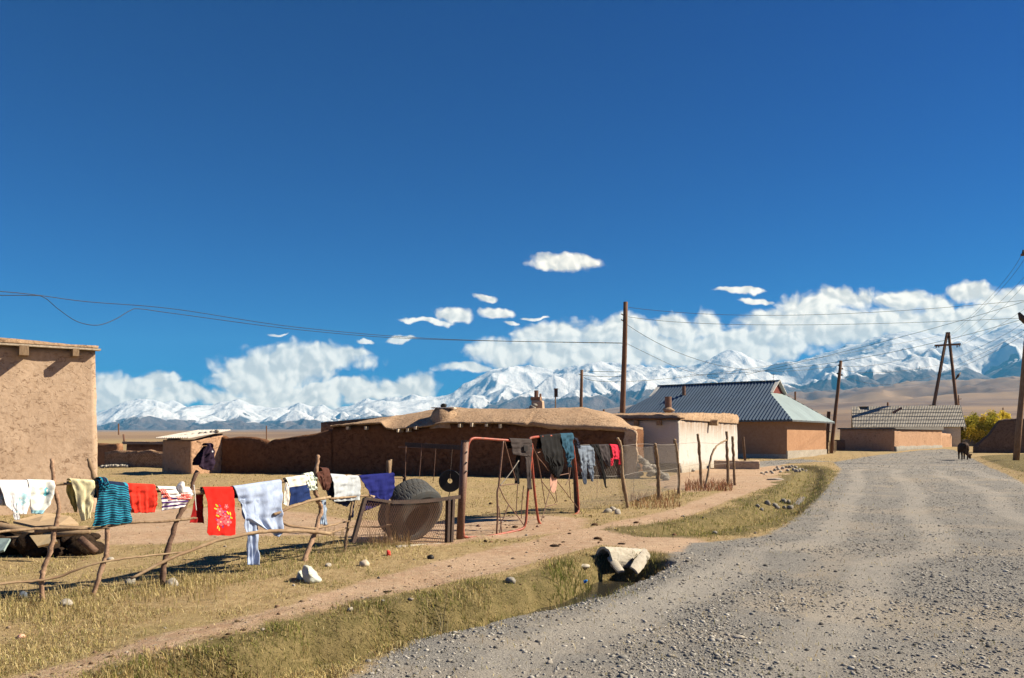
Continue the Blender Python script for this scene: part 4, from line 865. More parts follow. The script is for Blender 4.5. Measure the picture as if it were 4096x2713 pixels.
stick('fence_post', 'thin fence stick below the grey blue shirt', 'fence post', [(1765,1150),(1800,980),(1830,820),(1855,670)], .024, .018, WOOD, T_=C3, ground=True, group=gp_)
stick('fence_post', 'worn grey fence post in front of the leaning mesh panel and big tyre', 'fence post', [(462,1360),(450,1240),(428,1130),(434,900),(436,700),(442,405)], .036, .03, WOOD, T_=C4, ground=True, group=gp_)
stick('fence_stick', 'short pale forked stick tied beside the post above the navy cloth', 'fence post', [(468,700),(478,560),(486,395)], .022, .02, WOOD_PALE, T_=C4, off=-.04, group=gp_)
gr_ = 'rails of the washing fence'
def full(Tf, pts): return [Tf(*p) for p in pts]
stick('fence_rail', 'top rail carrying the white clothes, the striped shirt and the red shirt', 'fence rail', [(-700,1985),(-100,1958)]+full(C2, [(0,232),(180,232),(375,238),(500,232),(660,242),(860,245),(1060,285),(1290,270),(1395,272)]), 0.0151, 0.0128, WOOD_PALE, off=-.02, group=gr_)
stick('fence_rail', 'top rail end tied to the dark slanting post, under the floral towel', 'fence rail', full(C3, [(130,578),(300,570),(590,545),(830,505),(1110,466),(1350,430),(1600,405),(1880,405),(2060,425),(2250,425)])+[(1565,1933)], .027, .02, WOOD, off=-.015, group=gr_)
stick('fence_rail', 'peeled pale rail running from the post to the mesh panel behind the navy cloth', 'fence rail', full(C4, [(480,600),(560,605),(640,608)]), 0.0101, 0.0086, WOOD_PALE, off=-.05, group=gr_)
stick('fence_rail', 'middle rail from the ground heap to the dark slanting post', 'fence rail', full(C2, [(-300,600),(0,560),(200,545),(400,535),(640,540),(870,500),(1100,492),(1320,470)])+full(C3, [(190,840)]), 0.0158, 0.0115, WOOD, off=.03, group=gr_)
stick('fence_rail', 'thick pale rail ending right beside the gnarled post below the navy towel', 'fence rail', full(C3, [(1000,800),(1070,780),(1200,720),(1400,660),(1590,622)]), 0.0174, 0.0197, WOOD_PALE, off=.05, group=gr_)
stick('fence_rail', 'pale rail end with a broken tip sticking out under the navy cloth', 'fence rail', full(C3, [(1600,640),(1900,615),(2060,615)])+full(C4, [(240,840),(420,862),(520,890),(556,905)]), 0.0174, 0.0151, WOOD_PALE, off=.03, group=gr_)
stick('fence_rail', 'heavy bare pole slanting up from the grass and ending past the gnarled post', 'fence rail', [(506,2312)]+full(C3, [(-50,1240),(120,1180),(380,1080),(600,1030),(845,985),(1100,975),(1330,975),(1580,1003)]), 0.0151, 0.0244, WOOD_PALE, off=.07, group=gr_)
stick('fence_rail', 'long thin low rail crossing the dry grass at the left', 'fence rail', full(C2, [(-600,1010),(0,915),(200,900),(380,870),(600,790),(800,750),(1000,725),(1240,700),(1330,680)]), 0.0115, 0.0101, WOOD_PALE, off=.04, group=gr_)
stick('fence_rail', 'thin sagging rail between the light blue trousers and the thin stick', 'fence rail', full(C3, [(1085,870),(1180,920),(1330,940),(1440,950),(1560,935),(1700,900),(1830,870)]), 0.0158, 0.0115, WOOD_PALE, off=.01, group=gr_)
stick('fence_rail', 'wavy pale branch tied low across the worn post by the tyre', 'fence rail', full(C3, [(1580,1000),(1700,960),(1830,930)])+full(C4, [(0,1155),(150,1158),(300,1162),(420,1135),(495,1100)]), 0.0101, 0.0144, WOOD_PALE, off=.06, group=gr_)
stick('rope', 'white string hanging from the slanting post by the polka dot swimsuit', 'string', full(C2, [(1310,240),(1318,300),(1322,360),(1328,415)]), .006, .005, earth('white_string', (.7,.68,.64), (.75,.73,.7), None), off=.05, knots=False)

CLOTH = mat('cotton_cloth', .9, .15)
m_, t, b = CLOTH; ca = t.n('Attribute', attribute_name='Col'); ob = t.n('TexCoord').outputs['Object']
t.l(t.mix(t.m('MULTIPLY', t.ss(t.noise(ob, 12, 4), .4, .7), .18), ca.outputs['Color'], (.0,.0,.0)), b.inputs['Base Color'])
t.l(t.bump(t.m('ADD', t.noise(t.vm('MULTIPLY', ob, (1, 1, .45)), 13, 4, .55, .8), t.m('MULTIPLY', t.noise(ob, 300, 2), .1)), .45, .02), b.inputs['Normal']); CLOTH = m_
def panel(rows, T_, pl, nu, nv, off, folds, amp, seed, sgn):
    rows = [((r[1], r[0]), (r[2], r[0])) if len(r) == 3 else ((r[0], r[1]), (r[2], r[3])) for r in rows]
    Lp = np.array([T_(*r[0]) for r in rows]); Rp = np.array([T_(*r[1]) for r in rows])
    cy = (Lp[:, 1]+Rp[:, 1])/2; vk = (cy-cy[0])/(cy[-1]-cy[0]); vv = np.linspace(0, 1, nv); U_ = np.linspace(0, 1, nu)
    ph = np.random.default_rng(seed).random(6)*6.28; A = np.zeros((nv, nu, 3))
    for i, v in enumerate(vv):
        l = [np.interp(v, vk, Lp[:, c]) for c in (0, 1)]; r = [np.interp(v, vk, Rp[:, c]) for c in (0, 1)]
        for j, u_ in enumerate(U_):
            w_ = u_+.02*math.sin(5*v+ph[5])
            fo = (math.sin(6.283*folds*w_+ph[0]+.8*math.sin(2.5*v+ph[4]))+.4*math.sin(6.283*folds*1.9*w_+ph[1]+v*2.6))*amp*.55*(.12+.88*min(1, v*1.3))
            cre = amp*1.3*(noise2(np.array([u_*5+v*3]), np.array([v*7]), seed)[0]-.5)
            bul = .012*math.sin(math.pi*min(1, v*2.2)*.5)
            x = l[0]+(r[0]-l[0])*u_; y = l[1]+(r[1]-l[1])*u_
            edge_ = 3.0*(noise2(np.array([u_*6.]), np.array([seed*3.1]), 8)[0]-.5)*v
            A[i, j] = pl(x, y+edge_, off+sgn*(fo*.8+cre+bul))
    return A
def cloth(name, label, cat, T_, pl, front, back=(), col=(.7,.7,.7), bcol=None, folds=3, amp=.012, seed=1, nu=36, nv=40, off=.035, group='washing on the fence'):
    V, Fc, Cc = [], [], []; fr = front if isinstance(front[0], list) else [front]; bk = (back if back and isinstance(back[0], list) else [back]) if back else []
    k = 0
    for lst, sgn in ((fr, 1), (bk, -1)):
        for n_, rows in enumerate(lst):
            A = panel(rows, T_, pl, nu, nv, off*sgn, folds, amp, seed+n_*5, sgn)
            if sgn == 1 and n_ == 0:                    # roll the top over the rail
                roll = np.array([A[0]+np.array(pl.nz)*(-off*(1-math.cos(a)))+np.array((0, 0, off*.6*math.sin(a))) for a in (math.pi, 2.2, 1.4, .7)]); A = np.concatenate([roll, A])
                vv = np.r_[[0]*4, np.linspace(0, 1, nv)]
            else: vv = np.linspace(0, 1, nv)
            V.append(A.reshape(-1, 3)); g = np.arange(A.shape[0]*nu).reshape(A.shape[0], nu)+k; Fc.append(np.stack([g[:-1, :-1], g[1:, :-1], g[1:, 1:], g[:-1, 1:]], -1).reshape(-1, 4)); k += A.shape[0]*nu
            UU, VV = np.meshgrid(np.linspace(0, 1, nu), vv); f = col if sgn == 1 else (bcol or col)
            c = f(UU.ravel(), VV.ravel(), n_) if callable(f) else np.tile(f, (UU.size, 1)); Cc.append(np.asarray(c, float).reshape(-1, 3))
    V = np.concatenate(V); o = newmesh(name, V, np.concatenate(Fc), CLOTH, smooth=True); cattr(o, 'Col', np.concatenate(Cc))
    md = o.modifiers.new('thickness', 'SOLIDIFY'); md.thickness = .004; md.offset = 0
    return tag(o, label, cat, group)
def two(a, b, mask): return np.where(np.asarray(mask)[:, None], np.array(b)[None, :], np.array(a)[None, :])
WH = (.66,.67,.70)
def wcol(u, v, n): 
    c = np.tile(WH, (len(u), 1)); k = (u > .55) & (v > .32) & (v < .72) & (noise2(u*14, v*18, 3) > .42); c[k] = (.36,.58,.66); return c
cloth('white_shirt', 'white long sleeved shirt with a faded pale blue print', 'shirt', C2, FEN, [[(222,-30,185),(300,0,188),(380,20,182),(440,90,160)], [(290,55,110),(380,60,108),(480,80,115)]], [(225,-40,180),(330,-30,60),(385,-10,60)], wcol, folds=2.5, seed=3)
def tcol(u, v, n):
    c = np.tile((.66,.68,.65), (len(u), 1)); c[v > .88] = (.30,.55,.66); k = (np.hypot((u-.70)/.13, (v-.30)/.13) < 1+.5*(noise2(u*9, v*9, 5)-.5)); c[k] = (.10,.36,.45); k = (np.hypot((u-.72)/.05, (v-.27)/.05) < 1); c[k] = (.7,.72,.7); return c
cloth('white_towel', 'white towel with a blue hem and a small teal print', 'towel', C2, FEN, [(178,218,364,222),(186,300,352,300),(190,380,318,380),(195,435,270,440)], [(220,182,362),(300,190,350)], tcol, folds=1.5, amp=.02, seed=4)
cloth('yellow_trousers', 'pale yellow trousers folded over the top rail', 'trousers', C2, FEN, [[(472,210,640,222),(498,300,630,300),(520,400,614,400),(548,490,600,470)]], [[(215,470,640),(300,474,545),(430,530,548)]], (.62,.57,.36), (.48,.40,.12), folds=2, amp=.016, seed=6)
def scol(u, v, n): return two((.010,.022,.06), (.02,.25,.37), np.sin(2*math.pi*(v*17+.8*np.sin(u*3)+.15*np.sin(u*17))) > .12)
cloth('striped_shirt', 'navy and turquoise striped shirt hung over a stick', 'shirt', C2, FEN, [(660,225,860,245),(650,320,868,330),(632,420,878,420),(612,500,880,488),(604,525,872,500)], [(665,240,858,250),(650,330,860,330)], scol, folds=3, amp=.02, seed=7, nu=50, nv=110, off=.05)
cloth('shirt_knot', 'bunched striped shirt shoulder knotted on the stick top', 'shirt', C2, FEN, [(215,672,712),(235,662,716),(262,655,712)], (), scol, folds=2, amp=.02, seed=8, nv=20, off=.07, group='washing on the fence')
cloth('red_shirt', 'plain bright red shirt next to the striped shirt', 'shirt', C2, FEN, [(862,242,1052,250),(866,330,1064,335),(872,395,1060,380),(885,432,1040,428)], [(245,864,1050),(330,870,1050)], (.62,.035,.02), folds=4, amp=.02, seed=9)
def pcol(u, v, n):
    c = np.tile((.66,.64,.63), (len(u), 1))
    if n == 0:
        red = ((v > .45) & (np.abs(u-.5) > .0)) & ((np.sin(u*9+1) > .15) | (v > .75)) | ((u < .22) & (v > .1)); dots = (np.hypot(((u*16) % 1)-.5, ((v*9) % 1)-.5) < .25); c[red] = (.62,.05,.03); c[red & dots] = (.75,.7,.68)
    else: c[np.sin(v*26) > .2] = (.06,.02,.12)
    return c
cloth('polka_dot_swimsuit', 'white and red polka dot swimsuit with a striped skirt', 'swimsuit', C2, FEN, [[(1075,262,1300,268),(1085,300,1312,300),(1120,345,1300,335)], [(1092,300,1280,300),(1092,360,1272,350),(1096,418,1250,388)]], (), pcol, folds=3, amp=.02, seed=10, nu=60, nv=50)
o = MB().rock(FEN(*C2(1232, 258), .03), (.055, .045, .07), 14, 3).build('cloth_peak', CLOTH, smooth=True); cattr(o, 'Col', np.tile((.66,.64,.63), (len(o.data.vertices), 1))); sw = [x for x in C.objects if x.name == 'polka_dot_swimsuit'][0]; o.parent = sw; o.location = ORG[o.name]-ORG[sw.name]
FL = [(430,775,44),(440,885,47),(515,885,45),(478,830,34),(505,722,26)]; LV = [(398,712,.9),(385,745,.3),(513,790,1.2),(540,800,1.5),(550,840,.4),(405,940,2),(430,962,1.4),(405,820,.5)]; PV = [(430,712,.7),(470,800,.5),(490,775,.4),(525,830,.9),(465,935,1.6),(395,860,1.2),(455,765,.3)]
def fcol(u, v, n):
    x = 292+u*308; y = 535+v*495; c = np.tile((.58,.018,.012), (len(u), 1))
    for L_, cl, a_, b_ in ((LV, (.32,.48,.05), 20, 8), (PV, (.12,.05,.28), 15, 6)):
        for (lx, ly, an) in L_:
            dx, dy = x-lx, y-ly; p_ = dx*math.cos(an)+dy*math.sin(an); q_ = -dx*math.sin(an)+dy*math.cos(an); c[(p_/a_)**2+(q_/b_)**2 < 1] = cl
    for (fx, fy, r_) in FL:
        dx, dy = x-fx, y-fy; rr_ = np.hypot(dx, dy); an = np.arctan2(dy, dx); pet = np.abs(np.cos(2.5*an+fx)); k = rr_ < r_*(.62+.38*pet); c[k] = np.array((.66,.075,.10))[None, :]+(.09*(rr_[k]/r_)*pet[k])[:, None]*np.array((.5,1,1)); c[(rr_ < r_*.2)] = (.8,.45,.3)
        c[k & (pet < .22) & (rr_ > r_*.2)] = (.55,.03,.06)
    return c
cloth('floral_towel', 'bright red towel printed with a bunch of pink flowers', 'towel', C3, FEN, [(280,538,590,535),(302,640,592,640),(312,800,600,800),(305,990,604,1000),(330,1020,606,1030)], [(245,590,320,590),(215,780,325,780),(182,893,330,900)], fcol, (.30,.012,.012), folds=1.6, amp=.012, seed=12, nu=110, nv=160)
cloth('blue_trousers', 'long light blue trousers with one leg nearly touching the grass', 'trousers', C3, FEN, [[(592,530,1100,460),(640,640,1095,600),(665,700,1080,700),(690,850,1085,840),(840,920,1098,990),(930,960,1050,1040)], [(640,640,850,640),(680,760,850,760),(700,950,848,950),(720,1100,842,1100),(728,1240,848,1230),(708,1328,846,1332)]], [(600,540,1095,470),(640,640,1000,620)], (.34,.42,.60), (.10,.16,.30), folds=2.4, amp=.034, seed=14, nu=60, nv=60, off=.04)
def ncol(u, v, n): return two((.64,.61,.55), (.010,.025,.10), v > .33) if n == 0 else np.tile((.66,.63,.58), (len(u), 1))
cloth('navy_towel', 'two tone towel, white above and navy below', 'towel', C3, FEN, [[(1145,440,1358,405),(1165,510,1362,480),(1178,600,1378,570),(1168,712,1385,640)], [(1135,470,1165,470),(1110,600,1168,590),(1098,690,1160,725)]], (), ncol, folds=1.5, amp=.016, seed=15, nu=46, nv=60)
cloth('pale_green_cap', 'crumpled pale green cloth cap hung beside the gnarled post', 'cap', C3, FEN, [(1342,395,1440,378),(1352,470,1450,450),(1362,520,1452,520),(1368,556,1464,545)], [(395,1345,1440),(480,1350,1440)], (.62,.70,.60), folds=2.5, amp=.04, seed=16)
cloth('brown_trousers', 'small brown trousers hanging from the gnarled post', 'trousers', C3, FEN, [[(1500,340,1585,345),(1510,420,1588,420),(1518,500,1580,500),(1525,552,1552,552)], [(1440,365,1500,350),(1458,450,1512,450),(1495,545,1532,555)]], (), (.075,.03,.022), folds=1.5, amp=.02, seed=17, off=.06)
cloth('grey_shirt', 'pale grey blue shirt with dark garments hanging behind it', 'shirt', C3, FEN, [[(1615,395,1905,415),(1625,470,1912,480),(1635,600,1912,600),(1640,672,1902,655)]], [[(1620,400,1900,415),(1600,520,1900,520),(1640,640,1880,640),(1690,680,1830,730)], [(1560,640,1600,640),(1545,720,1608,720),(1535,910,1612,915)], [(1870,640,1905,640),(1870,720,1895,720),(1850,835,1888,842)]], (.40,.44,.48), lambda u, v, n: np.tile(((.03,.045,.10), (.30,.38,.50), (.01,.015,.05))[n], (len(u), 1)), folds=4, amp=.018, seed=18, nu=46)
cloth('navy_cloth', 'dark navy cloth slung between two rails beside the mesh panel', 'cloth', C4, FEN, [[(88,592,482,560),(120,660,484,640),(170,740,484,715),(205,820,440,820),(300,850,400,866)]], [[(175,840,430,860),(182,920,370,915),(188,988,300,950)]], (.010,.014,.12), (.008,.011,.08), folds=3, amp=.02, seed=19, nu=46)
o = cloth('dark_jacket', 'dark purple jacket hooked over the slanting post top', 'jacket', C3, FEN, [[(320,85,372,85),(275,150,388,150),(240,220,385,220),(205,300,385,300),(255,330,370,355)]], [[(320,90,372,90),(260,180,385,180),(215,290,380,300)]], (.022,.012,.028), folds=1.6, amp=.03, seed=20, off=.045)
o = MB().rock(FEN(*C3(333, 148), .09), (.012, .012, .012), 3).build('label_tag', earth('white_tag', (.6,.6,.62), (.7,.7,.72), None)); q = [x for x in C.objects if x.name == 'dark_jacket'][0]; o.parent = q; o.location = ORG[o.name]-ORG[q.name]

# mesh panel, tyre, brake disc on its hanger
def netting(name, pl, x0, x1, ztop, zbot, cell, r, m, parent=None, label=None):
    xs = np.linspace(x0, x1, 200); pts = np.array([[pl(x, 1750)[0], pl(x, 1750)[1]] for x in xs]); arc = np.r_[0, np.cumsum(np.hypot(*np.diff(pts, axis=0).T))]; L = arc[-1]
    n = int(L/cell); V = []; Fq = []; k = 0
    for sgn in (1, -1):
        for i in range(-60, n+60):
            a0 = i*cell; zz = np.linspace(0, 1, 2); s_ = []
            # a diagonal wire clipped to the panel
            def pos(s): return np.interp(s, arc, pts[:, 0]), np.interp(s, arc, pts[:, 1])
            H_ = ztop(.5)-zbot(.5); run = H_/1.7
            A_ = a0; B_ = a0+sgn*run
            ta, tb = 0., 1.
            lo, hi = (A_, B_)
            for lim, s in ((0, -1), (L, 1)):
                pass
            def clip(v): return (v-A_)/(B_-A_)
            c0, c1 = sorted((clip(0), clip(L))); ta, tb = max(0, c0), min(1, c1)
            if tb-ta < .03: continue
            nseg = max(1, int((tb-ta)*3)); tt_ = np.linspace(ta, tb, nseg+1); P_ = []
            for q_ in tt_:
                s = A_+(B_-A_)*q_; x, y = pos(s); f = s/L; z = zbot(f)+(ztop(f)-zbot(f))*q_; P_.append((x, y, z))
            P_ = np.array(P_); off3 = [(r, 0, 0), (-r*.5, r*.8, 0), (-r*.5, -r*.8, 0)]
            for q_ in P_:
                for o3 in off3: V.append(q_+np.array(o3))
            for j in range(nseg):
                for c in range(3): Fq.append((k+j*3+c, k+j*3+(c+1) % 3, k+j*3+3+(c+1) % 3, k+j*3+3+c))
            k += 3*(nseg+1)
    o = newmesh(name, np.array(V), np.array(Fq), m, parent)
    if label: tag(o, label, 'wire fence')
    return o
pn = thing('mesh_panel', 'dark steel framed wire mesh panel standing in front of the big tyre', 'panel', FEN(1620, 2190))
PAN = Plane([(1300,10.6),(1400,10.9),(1850,12.5)]); pz = lambda px, py: PAN(px, py, .0)
q = MB().beam(pz(*C4(30,1345)), pz(*C4(172,835)), .05, .05); q.build('side_bar', DARKMETAL, pn)
q = MB(); c_ = [pz(*C4(x, y)) for x, y in ((470,882),(650,880),(850,870),(1050,848),(1250,820))]
for a_, b_ in zip(c_[:-1], c_[1:]): q.beam(a_, b_, .05, .05)
q.build('top_bar', DARKMETAL, pn); q = MB().beam(pz(*C4(172,838)), pz(*C4(475,880)), .04, .04); q.build('top_bar', DARKMETAL, pn)
for xa, xb in ((1108,1120),(1150,1172)): MB().beam(pz(*C4(xa,1335)), pz(*C4(xb,845)), .065, .05).build('post', DARKMETAL, pn)
q = MB().beam(pz(*C4(530,1412)), pz(*C4(1112,1376)), .05, .09); q.build('bottom_bar', CONCRETE, pn)
za, zb_ = pz(*C4(60,1340)).z, pz(*C4(1100,1372)).z
netting('mesh', PAN, C4(60,0)[0], C4(1105,0)[0], lambda f: pz(*C4(172,845)).z*(1-f)+pz(*C4(1105,850)).z*f, lambda f: za*(1-f)+zb_*f, .042, .0026, RUST, pn)
# tyre
def tyre(name, label, cen, ax, Rr, wd):
    t = thing(name, label, 'tyre', cen-Vector((0, 0, Rr*.9))); x, y, d = frame(ax)
    pr = [(.44,-.40),(.47,-.45),(.60,-.46),(.66,-.5),(.80,-.52),(.90,-.48),(.965,-.44),(.985,-.40),(1.0,-.33),(1.0,-.12),(.985,-.11),(.985,-.09),(1.,-.08),(1.,.08),(.985,.09),(.985,.11),(1.0,.12),(1.0,.33),(.985,.40),(.965,.44),(.90,.48),(.80,.52),(.66,.5),(.60,.46),(.47,.45),(.44,.40),(.55,.36),(.8,.40),(.9,.3),(.9,-.3),(.8,-.40),(.55,-.36)]
    nA = 180; A = []
    for i in range(nA):
        a = 2*math.pi*i/nA; row = []
        for j, (r_, w_) in enumerate(pr):
            g = 0
            if 7 <= j <= 18 and (i+ (3 if w_ > 0 else 0)+int(abs(w_)*10)) % 6 == 0: g = .016
            row.append(cen+(x*math.cos(a)+y*math.sin(a))*((r_-g)*Rr)+d*(w_*wd))
        A.append(row)
    A.append(A[0]); A = np.array(A); A = np.concatenate([A, A[:, :1]], 1); MB().grid(A).build('tread_and_wall', BLACKRUB, t, weld=.0005); return t
tyc = P(*C4(692, 985), 12.35)
ty = tyre('truck_tyre', 'big worn truck tyre leaning towards the road behind the mesh panel', tyc, (.66, -.56, -.50), .50, .42)
ds = thing('brake_disc', 'round dark steel disc with a centre hole hung beside the brown gate post', 'disc', P(*C4(1140, 770), 13.2))
dc = P(*C4(1140, 640), 13.2); A = []
for a in np.linspace(0, 2*math.pi, 49):
    e = Vector((math.cos(a), .12*math.cos(a), math.sin(a))); A.append([dc+e*r_+Vector((0, w_, 0)) for r_, w_ in ((.04,-.02),(.18,-.025),(.185,0),(.18,.025),(.04,.02),(.04,-.02))])
MB().grid(np.array(A)).build('plate', BLACK, ds, weld=.0005)
MB().tube([dc+Vector((.0, -.03, .0)), P(*C4(1168, 236), 13.2)], .006, 5).build('hanging_wire', DARKMETAL, ds); MB().tube([dc-Vector((0, .03, .18)), P(*C4(1125, 815), 13.2)], .008, 5).build('hanging_wire', DARKMETAL, ds)
hb = thing('steel_rack', 'dark horizontal steel bar with thin hanging rods against the shaded barn', 'rack', P(*C4(632, 700), 13.4))
MB().beam(P(*C4(632, 225), 13.4), P(*C4(1285, 260), 13.1), .03, .075).build('bar', DARKMETAL, hb)
for x0, y0, x1, y1, r_ in ((637,240,628,590,.008),(820,215,790,585,.007),(980,230,952,640,.006)): MB().tube([P(*C4(x0, y0), 13.3), P(*C4(x1, y1), 13.3)], r_, 5).build('rod', RUST, hb)
MB().tube([P(*C4(548, 252), 13.4), P(*C4(815, 262), 13.3)], .007, 5).build('rod', RUST, hb); MB().box(P(*C4(620, 640), 13.4), (.05, .05, .2)).build('stub', DARKMETAL, hb)

# gate of two red pipe leaves
gpz = G(1835, 2148); 
o = thing('gate_post', 'thick brown steel gate post beside the hanging disc', 'gate post', gpz)
MB().tube([P(*C4(1250,1300), 12.75)-Vector((0,0,.1)), P(*C4(1313,188), 12.75)], .062, 12).build('tube', RUST, o, smooth=True); MB().tube([P(*C4(1313,189), 12.75), P(*C4(1314,180), 12.75)], .066, 12).build('cap', DARKMETAL, o)
for y in (300, 420, 520): MB().tube([P(*C4(1308-y*.05, y), 12.72), P(*C4(1340, y+8), 12.70)], .012, 5).build('hinge_wire', WIRE, o)
def pipe(name, pts, r, m, pl, parent, T_=C5, off=0, closed=False, n=10):
    q = [pl(*T_(*p), off) for p in pts]; out = []
    for i in range(len(q)-(0 if closed else 1)):
        N_ = len(q); g = (lambda j: q[j % N_]) if closed else (lambda j: q[min(max(j, 0), N_-1)])
        p0, p1, p2, p3 = g(i-1), g(i), g(i+1), g(i+2)
        for t in np.linspace(0, 1, 6)[:-1]: out.append(.5*((2*p1)+(p2-p0)*t+(2*p0-5*p1+4*p2-p3)*t*t+(3*p1-p0-3*p2+p3)*t**3))
    if not closed: out.append(q[-1])
    return MB().tube(out, r, n, closed=closed).build(name, m, parent, smooth=True)
g1 = thing('gate_leaf', 'red pipe gate leaf hinged to the brown post, grey trousers on it', 'gate', GA(*C5(600, 1210)), 'two leaves of the red pipe gate')
pipe('frame', [(290,1222),(272,1195),(268,1100),(290,700),(312,330),(330,235),(368,196),(450,194),(700,212),(900,222),(962,232),(988,275),(982,380),(962,580),(942,800),(930,1000),(918,1085),(880,1140),(700,1186),(450,1228)], .022, REDPIPE, GA, g1, closed=True)
pipe('upright', [(688,210),(660,480),(640,690),(625,760),(628,1000),(618,1200)], .017, RUST, GA, g1)
for pts in ([(650,690),(750,570),(850,425)], [(700,215),(760,440),(822,632)], [(645,690),(740,675),(830,670)], [(645,700),(690,800),(745,888),(840,1010),(905,1105)], [(745,885),(700,1000),(668,1082),(650,1180)], [(838,672),(830,820),(822,980)], [(902,690),(885,850),(875,1030)], [(640,900),(660,1060),(672,1195)]): pipe('brace', pts, .009, RUST if pts[0][0] != 650 else WIRE, GA, g1, n=6)
g2 = thing('gate_leaf', 'red pipe gate leaf hung with black trousers and jeans, swung a little open', 'gate', GB(*C5(1250, 1060)), 'two leaves of the red pipe gate')
pipe('frame', [(955,225),(968,195),(1005,182),(1100,172),(1250,160),(1340,155),(1385,168),(1410,205),(1425,330),(1445,500),(1462,700),(1474,900),(1472,955),(1440,990),(1300,1040),(1130,1088),(1085,1092),(1058,1060),(1040,960),(1010,710),(985,420),(965,290)], .024, REDPIPE, GB, g2, closed=True)
for pts in ([(985,260),(1050,390),(1100,450),(1160,530)], [(1035,360),(1060,480),(1090,650),(1125,880)], [(1045,345),(1072,335)], [(1245,585),(1370,560)], [(1240,630),(1350,770),(1465,920)], [(1225,600),(1165,770),(1130,900),(1085,1055)], [(1222,660),(1250,860)], [(1365,420),(1375,600),(1392,830)], [(1410,210),(1385,560),(1340,680)], [(1130,905),(1250,880)], [(1090,640),(1200,790),(1235,865)], [(1255,510),(1240,590)], [(1368,432),(1392,428)]): pipe('brace', pts, .009, RUST, GB, g2, n=6)
q = GB(*C5(1210, 650)); A = []
for a in np.linspace(0, 2*math.pi, 25)[:-1]: A.append(q+Vector((.5*math.cos(a)*.15, .87*math.cos(a)*.15, .21*math.sin(a))))
fr_ = [p+Vector((.87, -.5, 0))*.008 for p in A]; nA = len(A); MB().add(A+fr_, [tuple(range(nA)), tuple(range(nA, 2*nA))[::-1]]+[(i, i+nA, (i+1) % nA+nA, (i+1) % nA) for i in range(nA)]).build('centre_plate', earth('pinkish_plate', (.45,.25,.19), (.52,.31,.24), (.3,.17,.13), 8, 30, .2, .003, .6), g2)
hp = G(2308, 2052); o = thing('gate_post', 'dark square gate post carrying the leaf with black trousers', 'gate post', hp); MB().beam(hp-Vector((0, 0, .15)), P(2296, 1772, hp.y), .11, .09).build('shaft', DARKMETAL, o)
MB().beam(P(2298, 1850, hp.y-.06), P(2306, 1845, hp.y-.06), .02, .5).build('hinge_strip', RUST, o)
gg = 'washing on the gate'
GRY = (.055,.045,.044); BLK = (.010,.010,.011)
cloth('grey_trousers', 'charcoal trousers with a back pocket patch, over the brown post gate leaf', 'trousers', C5, GA, [[(738,203,965,212),(755,290,968,290),(762,360,960,375),(850,378,958,380)], [(890,360,960,360),(905,480,955,480),(912,640,958,640),(912,720,962,728)]], [[(740,210,950,215),(730,300,900,300)], [(842,365,890,365),(838,500,882,500),(832,670,880,672)]], GRY, BLK, folds=2, amp=.014, seed=23, group=gg)
o = MB(); pc = [GA(*C5(x, y), .075) for x, y in ((865,265),(905,268),(903,328),(866,324))]; pk = [p-Vector((.87, -.5, 0))*.012 for p in pc]; o.add(pc+pk, [(0,1,2,3), (7,6,5,4), (0,4,5,1), (1,5,6,2), (2,6,7,3), (3,7,4,0)]); o = o.build('pocket', CLOTH); cattr(o, 'Col', np.tile((.03,.028,.03), (8, 1))); q = [x for x in C.objects if x.name == 'grey_trousers'][0]; o.parent = q; o.location = ORG[o.name]-ORG[q.name]
cloth('black_trousers', 'shiny black tracksuit trousers over the open gate leaf', 'trousers', C5, GB, [[(1055,172,1262,152),(1068,260,1272,260),(1078,330,1280,330),(1100,420,1285,420),(1180,480,1290,480),(1190,540,1262,540),(1200,602,1240,608)], [(1090,330,1160,330),(1120,410,1180,410),(1150,500,1190,500),(1175,560,1198,575)]], [[(1060,175,1260,158),(1065,300,1250,300)]], BLK, folds=4, amp=.035, seed=24, nu=44, nv=60, group=gg)
cloth('blue_jeans', 'dark teal jeans bunched at the corner of the open gate leaf', 'jeans', C5, GB, [[(1262,158,1400,150),(1275,250,1396,250),(1292,320,1396,330),(1312,400,1392,395),(1330,415,1360,415)], [(1325,400,1370,400),(1332,450,1366,450),(1332,492,1362,495)]], [[(1266,160,1395,156),(1280,300,1380,300)]], (.022,.07,.115), (.01,.02,.04), folds=3.5, amp=.035, seed=25, off=.05, group=gg)
cloth('dark_cloth', 'small dark cloth hanging off the corner of the open gate leaf', 'cloth', C5, GB, [(1414,200,1440,205),(1425,250,1458,260),(1432,300,1464,300)], (), (.014,.018,.035), folds=1.5, amp=.02, seed=26, off=.06, group=gg)

# wire fence with posts and washing
gp2 = 'posts of the wire netting fence'
stick('fence_post', 'pale crooked post of the wire fence beside the red scarf', 'fence post', [(440,1265),(425,1180),(400,1060),(385,900),(375,720),(350,652)], 0.045, 0.034, WOOD_PALE, NET, T_=CB, ground=True, group=gp2, off=.05)
stick('fence_post', 'dark knobbly wire fence post in front of the shaded white wall', 'fence post', [(710,1180),(705,1050),(700,920),(685,780),(673,700)], 0.051, 0.043, WOOD, NET, T_=CB, ground=True, group=gp2, off=.05)
stick('fence_post', 'wire fence post standing at the corner of the whitewashed house', 'fence post', [(895,1145),(895,1000),(885,860),(872,740),(858,665)], 0.048, 0.039, WOOD, NET, T_=CB, ground=True, group=gp2)
stick('fence_post', 'tall bare stake against the left third of the sunny white wall', 'fence post', [(1090,1080),(1080,900),(1070,750),(1058,620)], 0.051, 0.043, WOOD, NET, T_=CB, ground=True, group=gp2)
